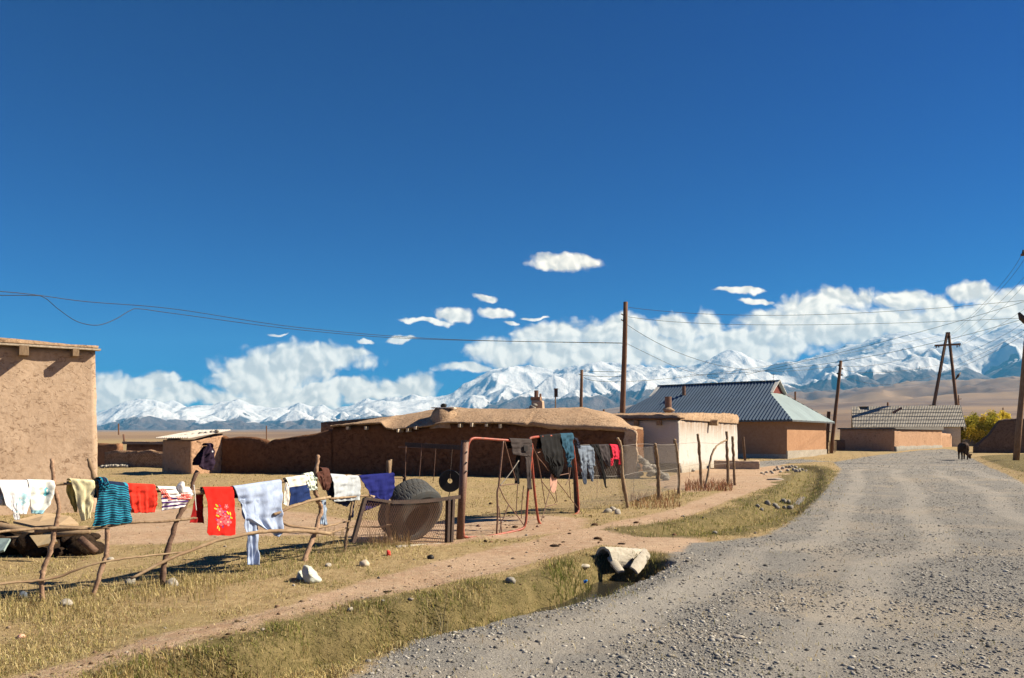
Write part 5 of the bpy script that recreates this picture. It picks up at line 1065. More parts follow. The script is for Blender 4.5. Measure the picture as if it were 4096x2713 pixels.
stick('fence_stick', 'bent pale branch leaning across the sunny white wall', 'fence post', [(1118,1080),(1150,930),(1180,790),(1230,710),(1305,670)], 0.041, 0.025, WOOD_PALE, NET, T_=CB, ground=True, group=gp2)
stick('fence_post', 'tallest bare stake in front of the sunny white wall', 'fence post', [(1320,1064),(1315,900),(1308,750),(1306,594)], 0.054, 0.045, WOOD, NET, T_=CB, ground=True, group=gp2)
stick('fence_post', 'last stake of the wire fence towards the street', 'fence post', [(1377,1058),(1368,900),(1362,770),(1358,640)], 0.049, 0.043, WOOD, NET, T_=CB, ground=True, group=gp2)
o = MB().tube([P(*CB(1467, 880), 45), P(*CB(1448, 640), 45)], .07, 7).build('thin_pole', WOOD_DARK, smooth=True); tag(o, 'dark thin pole at the far corner of the whitewashed house', 'pole')
def netz(f): return 1.40+.03*math.sin(f*9)
netting('wire_netting', NET, 2312, 2716, netz, lambda f: .08+.12*f,   .06, .0025, WIRE, None, 'wire netting fence between the gate and the corner of the whitewashed house')
q = MB()
for z in (1.42, .75): q = MB().tube([Vector((*NET(x, 1750)[:2], z+.02*math.sin(x*.03))) for x in np.linspace(2312, 2941, 60)], .005, 4); tag(q.build('fence_wire', WIRE), 'taut wire along the top of the wire fence' if z > 1 else 'taut wire halfway up the wire fence', 'wire')
gn = 'washing on the wire fence'
cloth('grey_blue_trousers', 'grey blue trousers pegged on the wire fence next to the gate', 'trousers', C5, NET, [[(1450,282,1605,278),(1455,340,1615,345),(1468,420,1618,420),(1480,470,1618,480)], [(1465,400,1545,400),(1482,520,1535,520),(1490,600,1532,600),(1508,672,1530,675)], [(1545,430,1618,430),(1560,520,1614,520),(1580,600,1610,600),(1588,640,1605,645)]], (), (.17,.21,.27), folds=3, amp=.025, seed=30, group=gn)
cloth('black_tights', 'black tights with a long leg hanging from the wire fence', 'tights', C5, NET, [[(1592,268,1668,264),(1635,340,1690,340),(1668,420,1712,420),(1690,500,1724,500),(1710,600,1740,600),(1722,690,1745,690),(1732,710,1758,705)]], (), BLK, folds=1, amp=.02, seed=31, group=gn)
cloth('charcoal_shirt', 'charcoal shirt between the black tights and the red scarf', 'shirt', C5, NET, [[(1662,268,1772,264),(1680,340,1780,340),(1705,420,1782,420),(1758,488,1788,484)]], [[(1770,270,1795,270),(1775,380,1792,380)]], (.05,.042,.045), BLK, folds=2, amp=.02, seed=32, group=gn)
cloth('red_scarf', 'pink red scarf with tassels on the wire fence', 'scarf', C5, NET, [[(1793,264,1885,268),(1805,330,1890,330),(1818,412,1892,408)], [(1796,400,1822,402),(1786,478,1812,480)], [(1872,400,1896,400),(1874,470,1898,472)]], (), (.60,.03,.065), folds=2, amp=.02, seed=33, group=gn)

# manure heap, boards and logs at the left
mh_ = thing('manure_heap', 'dark heap of clods under boards at the left edge', 'heap', G(60, 2290))
rs = np.random.default_rng(9); q = MB()
for k in range(110):
    f = rs.random()**1.2; px = -260+rs.random()*(500 if k % 3 else 660); hh = 1-abs(px+20)/420 if px < 260 else .55
    p = G(px, 2275-rs.random()*40); p = P(px, HY+(p.y and EYE*F/p.y), 10.6+rs.random()*1.3); p.z = gz(p.x, p.y)+max(0, hh)*.34*rs.random(); s_ = .06+rs.random()*.11; q.rock(p, (s_*1.35, s_*1.2, s_*.9), k+200, 2, amp=.55)
q.build('clods', DUNG, mh_, smooth=True); mh_['kind'] = 'thing'
def board(label, pts, d, th, m, name='board'):
    A = [P(*C2(x, y), dd) for (x, y), dd in zip(pts, d)]; n_ = (A[1]-A[0]).cross(A[2]-A[0]).normalized()*th; B_ = [a-n_ for a in A]; k = len(A)
    return tag(MB().add(A+B_, [tuple(range(k)), tuple(range(k, 2*k))[::-1]]+[(i, i+k, (i+1) % k+k, (i+1) % k) for i in range(k)]).build(name, m), label, 'board')
PLY = earth('pale_plywood', (.55,.42,.24), (.62,.49,.30), (.48,.35,.19), 3, 18, .2, .004, .8); BENT = earth('tan_sheet', (.36,.265,.165), (.42,.31,.195), (.30,.215,.13), 2, 12, .3, .01, .8)
board('pale square board wedged in the dark heap', [(210,598),(370,590),(402,640),(265,672)], [10.3,10.3,10.2,10.2], .03, PLY)
board('curved tan sheet lying on top of the logs against the house wall', [(90,505),(300,445),(480,470),(540,525),(400,530),(240,540)], [12.3,12.8,12.9,12.2,11.5,11.4], .04, BENT)
board('blue grey sheet at the far left end of the heap', [(-120,620),(75,620),(30,700),(-120,740)], [10.2,10.2,10,10], .03, earth('blue_grey_sheet', (.22,.30,.30), (.28,.36,.36), None, 3, 15, .2, .004))
for k, (pts, r_, lb) in enumerate(((((-200,490),(0,525),(150,555),(300,580)), .06, 'thick pale log lying on the heap'), (((-200,625),(0,608),(150,600),(260,592)), .025, 'thin reddish pole across the front of the heap'), (((250,560),(400,540),(520,545),(600,540)), .05, 'pale log resting behind the yellow trousers'), (((300,590),(480,575),(620,560)), .035, 'bare pole resting low behind the yellow trousers'), (((550,610),(610,660),(660,700)), .05, 'dark split log at the right end of the heap'))):
    o = MB().tube([P(*C2(x, y), 10.7-.05*k) for x, y in pts], [r_, r_*.95, r_*.9, r_*.8][:len(pts)], 9, rough=.1).build('log', WOOD_PALE if k in (0, 2, 3) else (WOOD if k == 1 else STKD), smooth=True); tag(o, lb, 'log')

# culvert pipe broken open where the path crosses the ditch
cv = thing('culvert', 'broken concrete culvert pipe over the roadside ditch', 'pipe', G(2500, 2240)); pd = 10.75
a_, b_ = P(2414, 2240, pd-.2), P(2576, 2246, pd+.22); ax = (b_-a_).normalized(); n_ = Vector((-ax.y, ax.x, 0)).normalized(); A = []
for s in np.linspace(0, 1, 16):
    c_ = a_.lerp(b_, s); row = []
    for r_, rng_ in ((.175, np.linspace(R(-25), R(205), 18)), (.14, np.linspace(R(205), R(-25), 18))):
        for an in rng_:
            je = .02*(noise2(np.array([an*4]), np.array([s*9]), 3)[0]-.5); row.append(c_+n_*(-math.cos(an)*(r_+je))+Vector((0, 0, math.sin(an)*(r_+je)+.0))+ax*((.05*math.sin(an*5)+.04*math.sin(an*11)) if s > .9 else 0))
    row.append(row[0]); A.append(row)
A = np.array(A); q = MB().grid(A)
for row in (A[0], A[-1]): 
    for j in range(17): q.add([row[j], row[j+1], row[34-j], row[35-j]], [(0,1,2,3)])
q.build('pipe_shell', CONCRETE, cv, smooth=False, weld=.0005)
def shard(lb, p0, p1, w0, d0, d1, th=.03, name='pipe_shard'):
    A0_, A1_ = P(*p0, d0), P(*p1, d1); ax = (A1_-A0_).normalized(); sd = ax.cross(Vector((.2, -1, .4))).normalized(); nn = sd.cross(ax); A = []
    for s in np.linspace(0, 1, 9):
        c_ = A0_.lerp(A1_, s); ww = w0*(.85+.2*s+.12*math.sin(5*s)+.06*math.sin(23*s)); A.append([c_+sd*(ww*(u_-.5))+nn*(-.12*ww*(4*(u_-.5)**2)) for u_ in np.linspace(0, 1, 7)]+[c_+sd*(ww*(u_-.5))+nn*(-.12*ww*(4*(u_-.5)**2)-th) for u_ in np.linspace(1, 0, 7)])
    A = np.array(A); A = np.concatenate([A, A[:, :1]], 1); q = MB().grid(A)
    for row in (A[0], A[-1]): q.add(row[:14].tolist(), [tuple(range(14))])
    return tag(q.build(name, CONCRETE, weld=.0005), lb, 'shard')
shard('curved concrete shard tilted at the right end of the culvert', CD(315,960), CD(430,800), .15, 10.25, 10.6)
shard('jagged concrete shard leaning at the left of the culvert mouth', CD(190,968), CD(95,840), .10, 10.2, 10.5)

# stones one can count, litter
def stone(px, py, w_, h_, lb, m=STONE, k=0, group=None, lift=.35, cat='stone', flat=0):
    p = G(px, py); s = p.y/F; o = MB().rock((p.x, p.y, p.z+h_*s*lift*.6), (w_*s/2*.85, w_*s/2*.68, h_*s/2*.85), k+int(px) % 97, 2, flat=flat).build('stone', m, smooth=True); return tag(o, lb, cat, group)
k = 0
for x, y, w_, h_ in ((1610,945,36,22),(1650,940,30,22),(1690,935,30,22),(1720,925,34,30),(1750,920,34,30),(1790,915,36,32),(1830,930,30,26),(1850,908,34,30),(1880,925,36,34),(1905,935,36,34),(1930,930,36,34),(1960,915,30,26),(1985,905,26,22),(1700,945,26,20),(1770,938,30,22),(1820,900,30,24),(1870,895,30,24),(1900,905,30,26),(1935,900,30,24),(1960,898,26,20),(1740,905,26,22),(1990,895,22,18),(1630,950,22,16)):
    px, py = CB(x, y); k += 1; stone(px, py+4, w_*.4645*1.3, h_*.4645*1.35, 'rounded pale stone in the low row of stones beside the gravel track', STONE_PALE if k % 4 else STONE, k, 'row of stones beside the gravel track')
for x, y, w_, h_ in ((1410,365,46,40),(1450,378,40,36),(1500,335,70,70),(1560,325,66,50),(1590,330,56,44),(1640,290,60,56),(1690,290,60,60),(1700,330,66,50),(1650,325,50,40),(1720,325,30,44)):
    px, py = CD(x, y); k += 1; stone(px, py+6, w_*.4464*1.15, h_*.4464*1.2, 'grey boulder in the line of stones on the green ditch bank', STONE, k, 'line of boulders on the ditch bank')
for x, y, w_, h_, lb, m in ((690,580,110,44,'large smooth pale stone by the start of the second ditch',STONE_PALE),(790,600,110,34,'flat pale stone sunk in the path by the second ditch',STONE_PALE),(650,595,60,26,'small smooth stone left of the large pale stone on the path',STONE_PALE),(935,620,44,20,'small whitish stone next to the dark tilted slab',STONE_PALE),(1030,640,80,34,'tilted broken slab at the corner of ditch and gravel road',STONE),(745,480,46,22,'single pale stone on the brown path below the wire fence',STONE),(925,490,36,16,'dark flat stone on the green bank edge',DARKSTONE),(1000,548,36,24,'pale stone half hidden in the bank grass',STONE_PALE),(1065,540,40,40,'mossy upright stone in the bank grass',STONE),(1235,905,56,30,'largest white stone lying on the gravel road',STONE_PALE),(1650,1298,70,34,'big rounded stone lying on the gravel near the road middle',STONE),(1245,1560,130,34,'flat pale stone at the bottom edge of the gravel road',STONE_PALE),(1080,828,34,22,'dark stone on the gravel beyond the culvert',DARKSTONE),(780,905,60,22,'dark flat stone right of the culvert on the gravel',DARKSTONE),(1525,1025,60,34,'dark clod in the middle of the gravel road',DARKSTONE),(565,990,44,20,'pale stone on the gravel below the culvert',STONE_PALE),(495,1500,60,26,'dark stone near the bottom left of the gravel road',DARKSTONE),(715,1450,50,36,'grey stone standing on the gravel near the bottom',STONE),(2110,960,50,24,'dark stone on the gravel near the right edge',DARKSTONE),(2060,1362,60,26,'grey stone low on the gravel near the right edge',STONE),(1985,1440,60,34,'dark pointed stone low on the gravel near the right',DARKSTONE),(1480,910,60,26,'dark stone in the pebbly strip of the road',DARKSTONE),(1390,640,36,20,'dark pebble at the grass edge of the road',DARKSTONE),(1530,668,30,18,'little dark stone at the tip of the grass bank',DARKSTONE),(1870,265,0,0,'',None)):
    if m: px, py = CD(x, y); k += 1; stone(px, py+3, w_*.4464, h_*.4464*1.2, lb, m, k, lift=.3)
for x, y, w_, h_, lb, m in ((1360,240,50,44,'pale stone at the ditch edge left of the white ditch stone',STONE),(1410,235,60,90,'tall earthy stone in the cut bank of the ditch',STONE),(1488,222,38,44,'white stone at the water edge of the ditch',STONE_PALE),(1590,105,70,40,'mossy grey stone on the far lip of the ditch',STONE),(1900,62,40,50,'dark stone in the ditch grass near the culvert',DARKSTONE),(850,345,110,60,'earth covered stone in the near ditch grass',STONE),(980,295,100,36,'flat earthy stone on the ditch bank',STONE),(830,240,40,26,'small pale stone at the path edge',STONE_PALE),(985,205,24,14,'grey pebble stone on the path edge',STONE),(965,82,22,14,'dark little stone on the dirt path',DARKSTONE),(1005,148,48,12,'flat brown dung cake on the dirt path',DUNG),(1118,345,22,34,'small white stone by the tall dry straw',STONE_PALE),(515,525,40,40,'white plastic crumple in the grass at the bottom edge',STONE_PALE),(600,100,0,0,'',None),(562,117,20,14,'small white scrap in the grass left of the white bag',STONE_PALE),(725,18,50,22,'pale plastic scrap behind the white bag',STONE_PALE),(1730,240,30,14,'small grey stone at the ditch and gravel edge',STONE),(1370,380,30,20,'grey stone on the near road edge',STONE),(1300,475,40,18,'pair of stones on the near road edge',STONE),(1775,470,40,22,'round pale stone on the near gravel',STONE_PALE),(2225,285,30,16,'pale stone on the gravel right of the ditch water',STONE_PALE),(1100,500,26,16,'grey pebble stone on the near road verge',STONE),(915,495,36,20,'flat stone on the near road verge',STONE),(700,525,30,18,'dark stone where the grass meets the road at the bottom',DARKSTONE)):
    if m: px, py = CE(x, y); k += 1; stone(px, py+3, w_*.8446, h_*.8446*1.2, lb, m, k, lift=.3)
ck = stone(800, 2712, 160, 110, 'rough grey concrete lump at the bottom edge of the grass', STONE, 55, cat='rubble', lift=.3)
for px, py, w_, h_, lb, m in ((92,2398,56,46,'dark blue grey stone in the dry grass at the left',earth('blue_stone', (.07,.09,.12), (.14,.16,.19), None, 5, 20, .5, .02, .7)),(265,2425,70,36,'whitish crumpled plastic in the dry grass',STONE_PALE),(685,2355,66,50,'large pale stone at the foot of the dark slanting post',STONE_PALE),(520,2345,60,40,'grey glassy lump left of the dark slanting post',STONE),(440,2250,36,20,'pale stone behind the leaning stick',STONE_PALE),(85,2545,44,22,'orange and white scrap in the grass at the left',earth('orange_scrap', (.65,.22,.10), (.7,.6,.5), None, 14, 20, .2, .004)),(1457,2265,50,36,'pale crumpled plastic in the grass right of the white bag',earth('tan_plastic', (.5,.42,.33), (.6,.52,.42), None, 8, 30, .3, .01)),(1722,2236,36,26,'black lump of dung on the bare path below the gate',BLACK),(2218,2182,52,12,'dark flat dung cake on the bare ground below the gate',DUNG),(2486,2183,40,8,'flat brown dung cake beyond the culvert',DUNG),(1942,2162,24,14,'dark clod at the gate foot',DUNG),(1913,2108,26,14,'brown brick bit inside the gate',RUST),(2150,2110,18,12,'brown stone below the gate leaf',RUST),(2105,2138,16,10,'grey pebble stone below the gate leaf',STONE),(2430,2050,44,26,'whitish stone in the little heap by the wire fence foot',STONE_PALE),(2470,2055,40,30,'pale stone right in the little heap by the wire fence foot',STONE_PALE),(2450,2045,34,24,'upper pale stone in the little heap by the wire fence foot',STONE_PALE),(2555,2006,22,14,'dark stone at the wire fence foot',DARKSTONE),(2665,1920,44,22,'grey stone at the shaded white wall foot',STONE),(2765,1884,40,20,'pale stone at the sunny white wall foot',STONE_PALE),(3100,1918,90,10,'pale scattered rubbish on the bare patch by the green bank',STONE_PALE)):
    k += 1; stone(px, py, w_, h_*1.2, lb, m, k, lift=.3)
bl = MB(); bc = P(2922, 1872, 41); bl.rbox((bc.x-1.0, bc.y-.6), (.93, -.3), 2.2, .9, (-.05, .42), .15, .05, seed=140, scale=2); tag(bl.build('clay_block', ADOBE, smooth=True, weld=.001), 'big clay block lying at the right foot of the whitewashed house', 'block')
stone(2340, 2250, 70, 20, 'pale flat concrete sliver lying in the ditch grass left of the culvert', CONCRETE, 31); stone(2384, 2275, 44, 22, 'small concrete sliver at the edge of the ditch water', CONCRETE, 37)
# bags
def bag(name, label, pts, d, m, th=.10):
    A = [P(x, y, d) for x, y in pts]; c = sum(A, Vector())/len(A); b_ = bmesh.new(); n_ = len(A)
    rings = []
    for f, o_ in ((1, 0), (.94, -.45), (.7, -.8), (.35, -1)): rings.append([b_.verts.new(c+(a-c)*f+Vector((0, th*o_, 0))+Vector((random.gauss(0, .008), random.gauss(0, .015), random.gauss(0, .008)))) for a in A])
    rings.append([b_.verts.new(c+(a-c)*.9+Vector((0, th, 0))) for a in A])
    for r0, r1 in ((0, 1), (1, 2), (2, 3)):
        for i in range(n_): b_.faces.new((rings[r0][i], rings[r0][(i+1) % n_], rings[r1][(i+1) % n_], rings[r1][i]))
    for i in range(n_): b_.faces.new((rings[4][i], rings[4][(i+1) % n_], rings[0][(i+1) % n_], rings[0][i]))
    b_.faces.new(rings[3]); b_.faces.new(rings[4][::-1])
    v = [x.co[:] for x in b_.verts]; b_.verts.index_update(); f = [[q.index for q in fc.verts] for fc in b_.faces]; b_.free(); o = MB().add(v, f).build(name, m, smooth=True)
    md = o.modifiers.new('s', 'SUBSURF'); md.levels = md.render_levels = 2; tx = bpy.data.textures.new('crumple', 'CLOUDS'); tx.noise_scale = .06; dm = o.modifiers.new('d', 'DISPLACE'); dm.texture = tx; dm.strength = .035; return tag(o, label, 'bag')
PLAS = earth('white_plastic', (.44,.46,.40), (.52,.54,.48), (.36,.38,.32), 6, 30, .5, .01, .5, spec=.4)
bag('plastic_bag', 'crumpled white plastic bag in the grass at the foot of the gnarled post', full(C3, [(1340,1330),(1400,1335),(1440,1390),(1475,1410),(1500,1460),(1548,1500),(1480,1530),(1400,1555),(1370,1520),(1330,1430)]), 8.72, PLAS, .10)
bag('plastic_bag', 'small white bag piece tucked behind the larger white bag', full(C3, [(1280,1400),(1320,1385),(1340,1450),(1370,1525),(1300,1515),(1272,1490)]), 8.85, PLAS, .06)
bag('red_wrapper', 'small crumpled red wrapper at the foot of the worn fence post', full(C4, [(425,1430),(455,1425),(470,1460),(462,1505),(430,1510),(410,1475)]), 10.75, earth('red_plastic', (.55,.04,.03), (.6,.1,.08), None, 9, 30, .4, .01, .5), .04)
bag('blue_wrapper', 'bright blue wrapper in the ditch water near the culvert', full(CE, [(1932,85),(1950,80),(1956,92),(1945,100),(1934,97)]), 8.6, earth('blue_plastic', (.03,.2,.6), (.06,.3,.7), None), .02)

# the cow, grazing at the road edge, seen from behind
cp = G(3858, 1842); D_ = Vector((.32, .95, 0)).normalized(); S_ = Vector((D_.y, -D_.x, 0))
def cpt(f, s, z): return cp+D_*f+S_*s+Vector((0, 0, z))
nodes = {'pel': (cpt(0,0,1.06), .27), 'rump': (cpt(-.22,0,1.02), .22), 'bel': (cpt(.45,0,.98), .33), 'che': (cpt(.95,.03,1.0), .30), 'nek': (cpt(1.2,.16,.86), .17), 'nk2': (cpt(1.38,.38,.55), .13), 'hed': (cpt(1.45,.55,.30), .11), 'muz': (cpt(1.42,.66,.09), .07),
 'hl1': (cpt(-.12,-.17,.85), .15), 'hl2': (cpt(-.02,-.18,.58), .09), 'hl3': (cpt(-.14,-.18,.36), .055), 'hl4': (cpt(-.10,-.18,.05), .05), 'hr1': (cpt(-.12,.17,.85), .15), 'hr2': (cpt(.05,.18,.58), .09), 'hr3': (cpt(-.06,.18,.36), .055), 'hr4': (cpt(-.02,.18,.05), .05),
 'fl1': (cpt(.98,-.16,.75), .12), 'fl2': (cpt(1.0,-.16,.42), .06), 'fl3': (cpt(.98,-.16,.05), .05), 'fr1': (cpt(.98,.18,.75), .12), 'fr2': (cpt(1.05,.19,.42), .06), 'fr3': (cpt(1.08,.19,.05), .05),
 't1': (cpt(-.42,0,1.08), .05), 't2': (cpt(-.48,0,.75), .035), 't3': (cpt(-.48,.01,.42), .05), 'e1': (cpt(1.36,.34,.50), .05), 'e1b': (cpt(1.30,.20,.46), .04), 'e2': (cpt(1.44,.60,.44), .05), 'e2b': (cpt(1.46,.76,.42), .04)}
edges = [('pel','rump'),('pel','bel'),('bel','che'),('che','nek'),('nek','nk2'),('nk2','hed'),('hed','muz'),('pel','hl1'),('hl1','hl2'),('hl2','hl3'),('hl3','hl4'),('pel','hr1'),('hr1','hr2'),('hr2','hr3'),('hr3','hr4'),('che','fl1'),('fl1','fl2'),('fl2','fl3'),('che','fr1'),('fr1','fr2'),('fr2','fr3'),('rump','t1'),('t1','t2'),('t2','t3'),('nk2','e1b'),('hed','e2b')]
use = [n_ for n_ in nodes if any(n_ in e for e in edges)]; ix = {n_: i for i, n_ in enumerate(use)}
me = bpy.data.meshes.new('cow'); me.from_pydata([tuple(nodes[n_][0]-cp) for n_ in use], [(ix[a], ix[b_]) for a, b_ in edges], []); cow = bpy.data.objects.new('cow', me); link(cow, None, cp)
sk_ = cow.modifiers.new('skin', 'SKIN'); 
for i, n_ in enumerate(use): me.skin_vertices[0].data[i].radius = (nodes[n_][1],)*2; me.skin_vertices[0].data[i].use_root = (n_ == 'pel')
sb = cow.modifiers.new('sub', 'SUBSURF'); sb.levels = sb.render_levels = 2; me.materials.append(earth('dark_cow_hide', (.04,.023,.016), (.065,.038,.026), (.025,.015,.011), 3, 20, .4, .02, .8)); tag(cow, 'dark brown cow with lowered head grazing at the road edge', 'cow')
for sg in (-1, 1):
    h0 = cpt(1.42, .42+sg*.07, .46); MB().tube([h0, h0+S_*sg*.09+Vector((0, 0, .05)), h0+S_*sg*.12+Vector((0, 0, .13))], [.025, .018, .006], 6).build('horn', WOOD_PALE, cow, smooth=True)
# ------------------------------------------------------------------ grass, straw, gravel, weeds and the bush
def veg_mat(name, trans=.3):
    m = bpy.data.materials.new(name); m.use_nodes = True; t = NT(m.node_tree); m.node_tree.nodes.clear(); ca = t.n('Attribute', attribute_name='Col').outputs['Color']
    d = t.n('BsdfDiffuse'); tr = t.n('BsdfTranslucent'); t.l(ca, d.inputs[0]); t.l(ca, tr.inputs[0]); mx = t.n('MixShader'); mx.inputs[0].default_value = trans
    t.l(d.outputs[0], mx.inputs[1]); t.l(tr.outputs[0], mx.inputs[2]); o = t.n('OutputMaterial'); t.l(mx.outputs[0], o.inputs[0]); return m
BLADE = veg_mat('dry_blades')
def blades(name, x, y, h, wd, lean, col, kind='stuff', mat_=None, zoff=0):
    n = len(x); z = zground(x, y)+zoff-.006; a = rng.random(n)*6.283; ca, sa = np.cos(a), np.sin(a); b = a+1.57+rng.normal(size=n)*.4; cb, sb = np.cos(b), np.sin(b)
    L = lean*h; V = np.zeros((n, 5, 3)); 
    for k, (f, hz_, wf) in enumerate(((0, 0, 1), (0, 0, -1), (.35, .62, .8), (.35, .62, -.8), (1, 1, 0))):
        up = np.sqrt(np.maximum(1-np.minimum(lean, .98)**2*f, .02))
        V[:, k, 0] = x+cb*L*f+ca*wd*wf*.5; V[:, k, 1] = y+sb*L*f+sa*wd*wf*.5; V[:, k, 2] = z+h*hz_*up
    base = (np.arange(n)*5)[:, None]; lp = (base+np.array([0, 1, 3, 2, 2, 3, 4])[None, :]).ravel()
    me = bpy.data.meshes.new(name); me.vertices.add(n*5); me.vertices.foreach_set('co', V.ravel()); me.loops.add(n*7); me.loops.foreach_set('vertex_index', lp.astype(np.int32))
    ls = (np.arange(n)*7)[:, None]+np.array([0, 4])[None, :]; me.polygons.add(n*2); me.polygons.foreach_set('loop_start', ls.ravel().astype(np.int32)); me.update(calc_edges=True); me.materials.append(mat_ or BLADE)
    o = bpy.data.objects.new(name, me); link(o); cattr(o, 'Col', np.repeat(col, 5, axis=0)); return tag(o, kind=kind)
def scatter(n, x0=-900, x1=4900, y0=1800, y1=2950):
    px = x0+rng.random(n)*(x1-x0); py = y0+rng.random(n)*(y1-y0); d = EYE/((py-HY)/F); d = np.where(d > 55, 2.425/((py-HY)/F+.015), d); return (px-HX)/F*d, d
FL_ = [tuple(FEN(x, 1750)[:2]) for x in np.linspace(-800, 1841, 14)]; FL2 = [tuple(NET(x, 1750)[:2]) for x in np.linspace(2310, 2941, 8)]
def pick(pal, n, k=None):
    pal = np.array(pal); i = rng.integers(0, len(pal), n) if k is None else k; return pal[i]*(.7+.6*rng.random((n, 1)))
HOUSE_FOOT = inpoly
def dry_field():
    x, y = scatter(520000); road, dirt, g, d1, d2 = masks(x, y); fd, _ = segdist(x, y, FL_); fd2, _ = segdist(x, y, FL2); fd = np.minimum(fd, fd2*1.1)
    cl = fbm2(x*1.4, y*1.4, 91); cl2 = fbm2(x*.45, y*.45, 92)
    p = sstep(cl, .36, .62)*.75+.12; p = p*(1-.97*sstep(road, .2, .6))*(1-.88*sstep(dirt, .25, .6))*(1-.6*sstep(g, .4, .8)); p = np.maximum(p, .95*(1-sstep(fd, .25, .9))*(1-sstep(dirt, .4, .7)*.6)); p *= (y > 3.2)
    # no grass inside buildings or beyond the barn front
    s = (x-B0[0])*BU[0]+(y-B0[1])*BU[1]; nrm = (x-B0[0])*BN[0]+(y-B0[1])*BN[1]; p *= ~((nrm > -.1) & (s > -3) & (s < BL+1)); hs_ = (x-A0[0])*(-.6)+(y-A0[1])*.8; ha = (x-A0[0])*.8+(y-A0[1])*.6; p *= ~((hs_ > -.05) & (hs_ < 6.2) & (ha < 7.05)); p *= (y < 60)
    k = rng.random(len(x)) < p; x, y, fd, g, cl2, dirt = x[k], y[k], fd[k], g[k], cl2[k], dirt[k]; n = len(x)
    near = 1-sstep(fd, .2, 1.0); tall = rng.random(n)**2.2
    h = (.022+.055*tall)*(1+1.1*near*rng.random(n))*(1-.55*sstep(dirt, .2, .5)); h *= 1+np.clip(y-14, 0, 40)*.012; wd = np.maximum(.0032, .00042*y)*(1+.6*rng.random(n)); lean = np.clip(rng.normal(.85, .35, n), .1, 2.2)
    col = pick([(.42,.34,.155),(.52,.43,.21),(.31,.23,.10),(.60,.51,.28),(.17,.11,.05),(.36,.31,.12)], n); gr = rng.random(n) < .16+.45*sstep(cl2, .5, .66); col[gr] = pick([(.17,.17,.055),(.23,.21,.08),(.13,.13,.04)], gr.sum())
    blades('dry_grass', x, y, h, wd, lean, col*1.05)
dry_field()
def ditch_grass():
    x, y = scatter(560000); road, dirt, g, d1, d2 = masks(x, y); wig = fbm2(x*1.3, y*1.3, 5); cl = fbm2(x*2.6, y*2.6, 95)
    p = sstep(g, .12, .55)*(.55+.6*sstep(cl, .42, .60))*(1-.9*sstep(road, .35, .75))*(1-.7*sstep(dirt, .4, .8)); wet = (d1 < .16+.12*wig) & (x > -3.2); p = p*np.where(wet, .03, 1)*(y > 3.2)
    k = rng.random(len(x)) < p; x, y, g, d1, d2, cl = x[k], y[k], g[k], d1[k], d2[k], cl[k]; n = len(x)
    near = np.maximum(1-sstep(d1, .25, .9), 1-sstep(d2, .4, 1.4)); h = (.02+.065*rng.random(n)**1.5)*(.55+.7*near)*(.6+.8*sstep(cl, .42, .65)); h *= np.where((x > 22), .6, 1)*(1+np.clip(y-14, 0, 40)*.01); wd = np.maximum(.0036, .00045*y)*(1+.7*rng.random(n)); lean = np.clip(rng.normal(.6, .3, n), .05, 1.6)
    col = pick([(.15,.165,.04),(.20,.20,.06),(.115,.13,.03),(.25,.23,.085),(.09,.105,.025)], n); dp = fbm2(x*.9+7, y*.9, 96); br = rng.random(n) < .26+.7*sstep(dp, .42, .58)*(1-.5*near); col[br] = pick([(.42,.33,.15),(.32,.24,.10),(.52,.43,.22),(.16,.10,.045)], br.sum())
    blades('green_grass', x, y, h, wd, lean, col*1.15)
ditch_grass()
def straw_bits():
    x, y = scatter(60000, y0=1830); road, dirt, g, d1, d2 = masks(x, y); p = (sstep(dirt, .2, .6)*.22+.10*(1-road)+.25*sstep(g, .2, .4)*(1-sstep(g, .5, .8)))*(1-.95*sstep(road, .3, .6))*(fbm2(x*.9, y*.9, 97) > .46); k = rng.random(len(x)) < p; x, y = x[k], y[k]; n = len(x)
    blades('straw', x, y, .015+.02*rng.random(n), np.maximum(.004, .0005*y), 3+5*rng.random(n), pick([(.55,.46,.27),(.48,.38,.20),(.62,.54,.34)], n)*.7, zoff=.012)
straw_bits()
def tuft(name, label, px0, px1, py0, py1, n, hmin, hmax, pal, lean=.3, kind='stuff', cat=None, w_=.004):
    pts = [flat(px0+(px1-px0)*rng.random(), py0+(py1-py0)*rng.random()) for _ in range(n)]; x, y = np.array(pts).T; h = hmin+(hmax-hmin)*rng.random(n); o = blades(name, x, y, h, np.full(n, w_)*(1+.5*rng.random(n)), np.abs(rng.normal(lean, .15, n)), pick(pal, n), kind)
    return tag(o, label)
tuft('dry_stalks', 'tall tuft of pale dry straw growing at the ditch edge', 1665, 1790, 2500, 2545, 60, .14, .36, [(.42,.34,.18),(.5,.42,.24)], .32, w_=.0055)
tuft('dry_stalks', 'clump of dry stalks at the foot of the worn post by the tyre', 1470, 1640, 2165, 2200, 160, .08, .26, [(.28,.19,.09),(.36,.27,.13)], .3, w_=.006)
tuft('dry_stalks', 'sparse dry stalks near the thin stick and gnarled post', 1240, 1380, 2130, 2190, 50, .08, .25, [(.30,.21,.10),(.36,.27,.14)], .3, w_=.006)
tuft('dry_stalks', 'long dry stalks around the foot of the slanting post', 560, 900, 2330, 2420, 220, .06, .20, [(.32,.25,.11),(.42,.33,.16),(.24,.2,.08)], .4, w_=.005)
tuft('dry_stalks', 'long dry grass in the left corner below the low rail', -100, 420, 2370, 2500, 420, .05, .17, [(.32,.25,.11),(.42,.33,.16),(.28,.24,.10)], .45, w_=.005)
tuft('green_grass', 'lush green grass clump hanging over the ditch near the culvert', 2200, 2420, 2270, 2340, 420, .07, .18, [(.11,.13,.03),(.16,.17,.05)], .5, w_=.007)
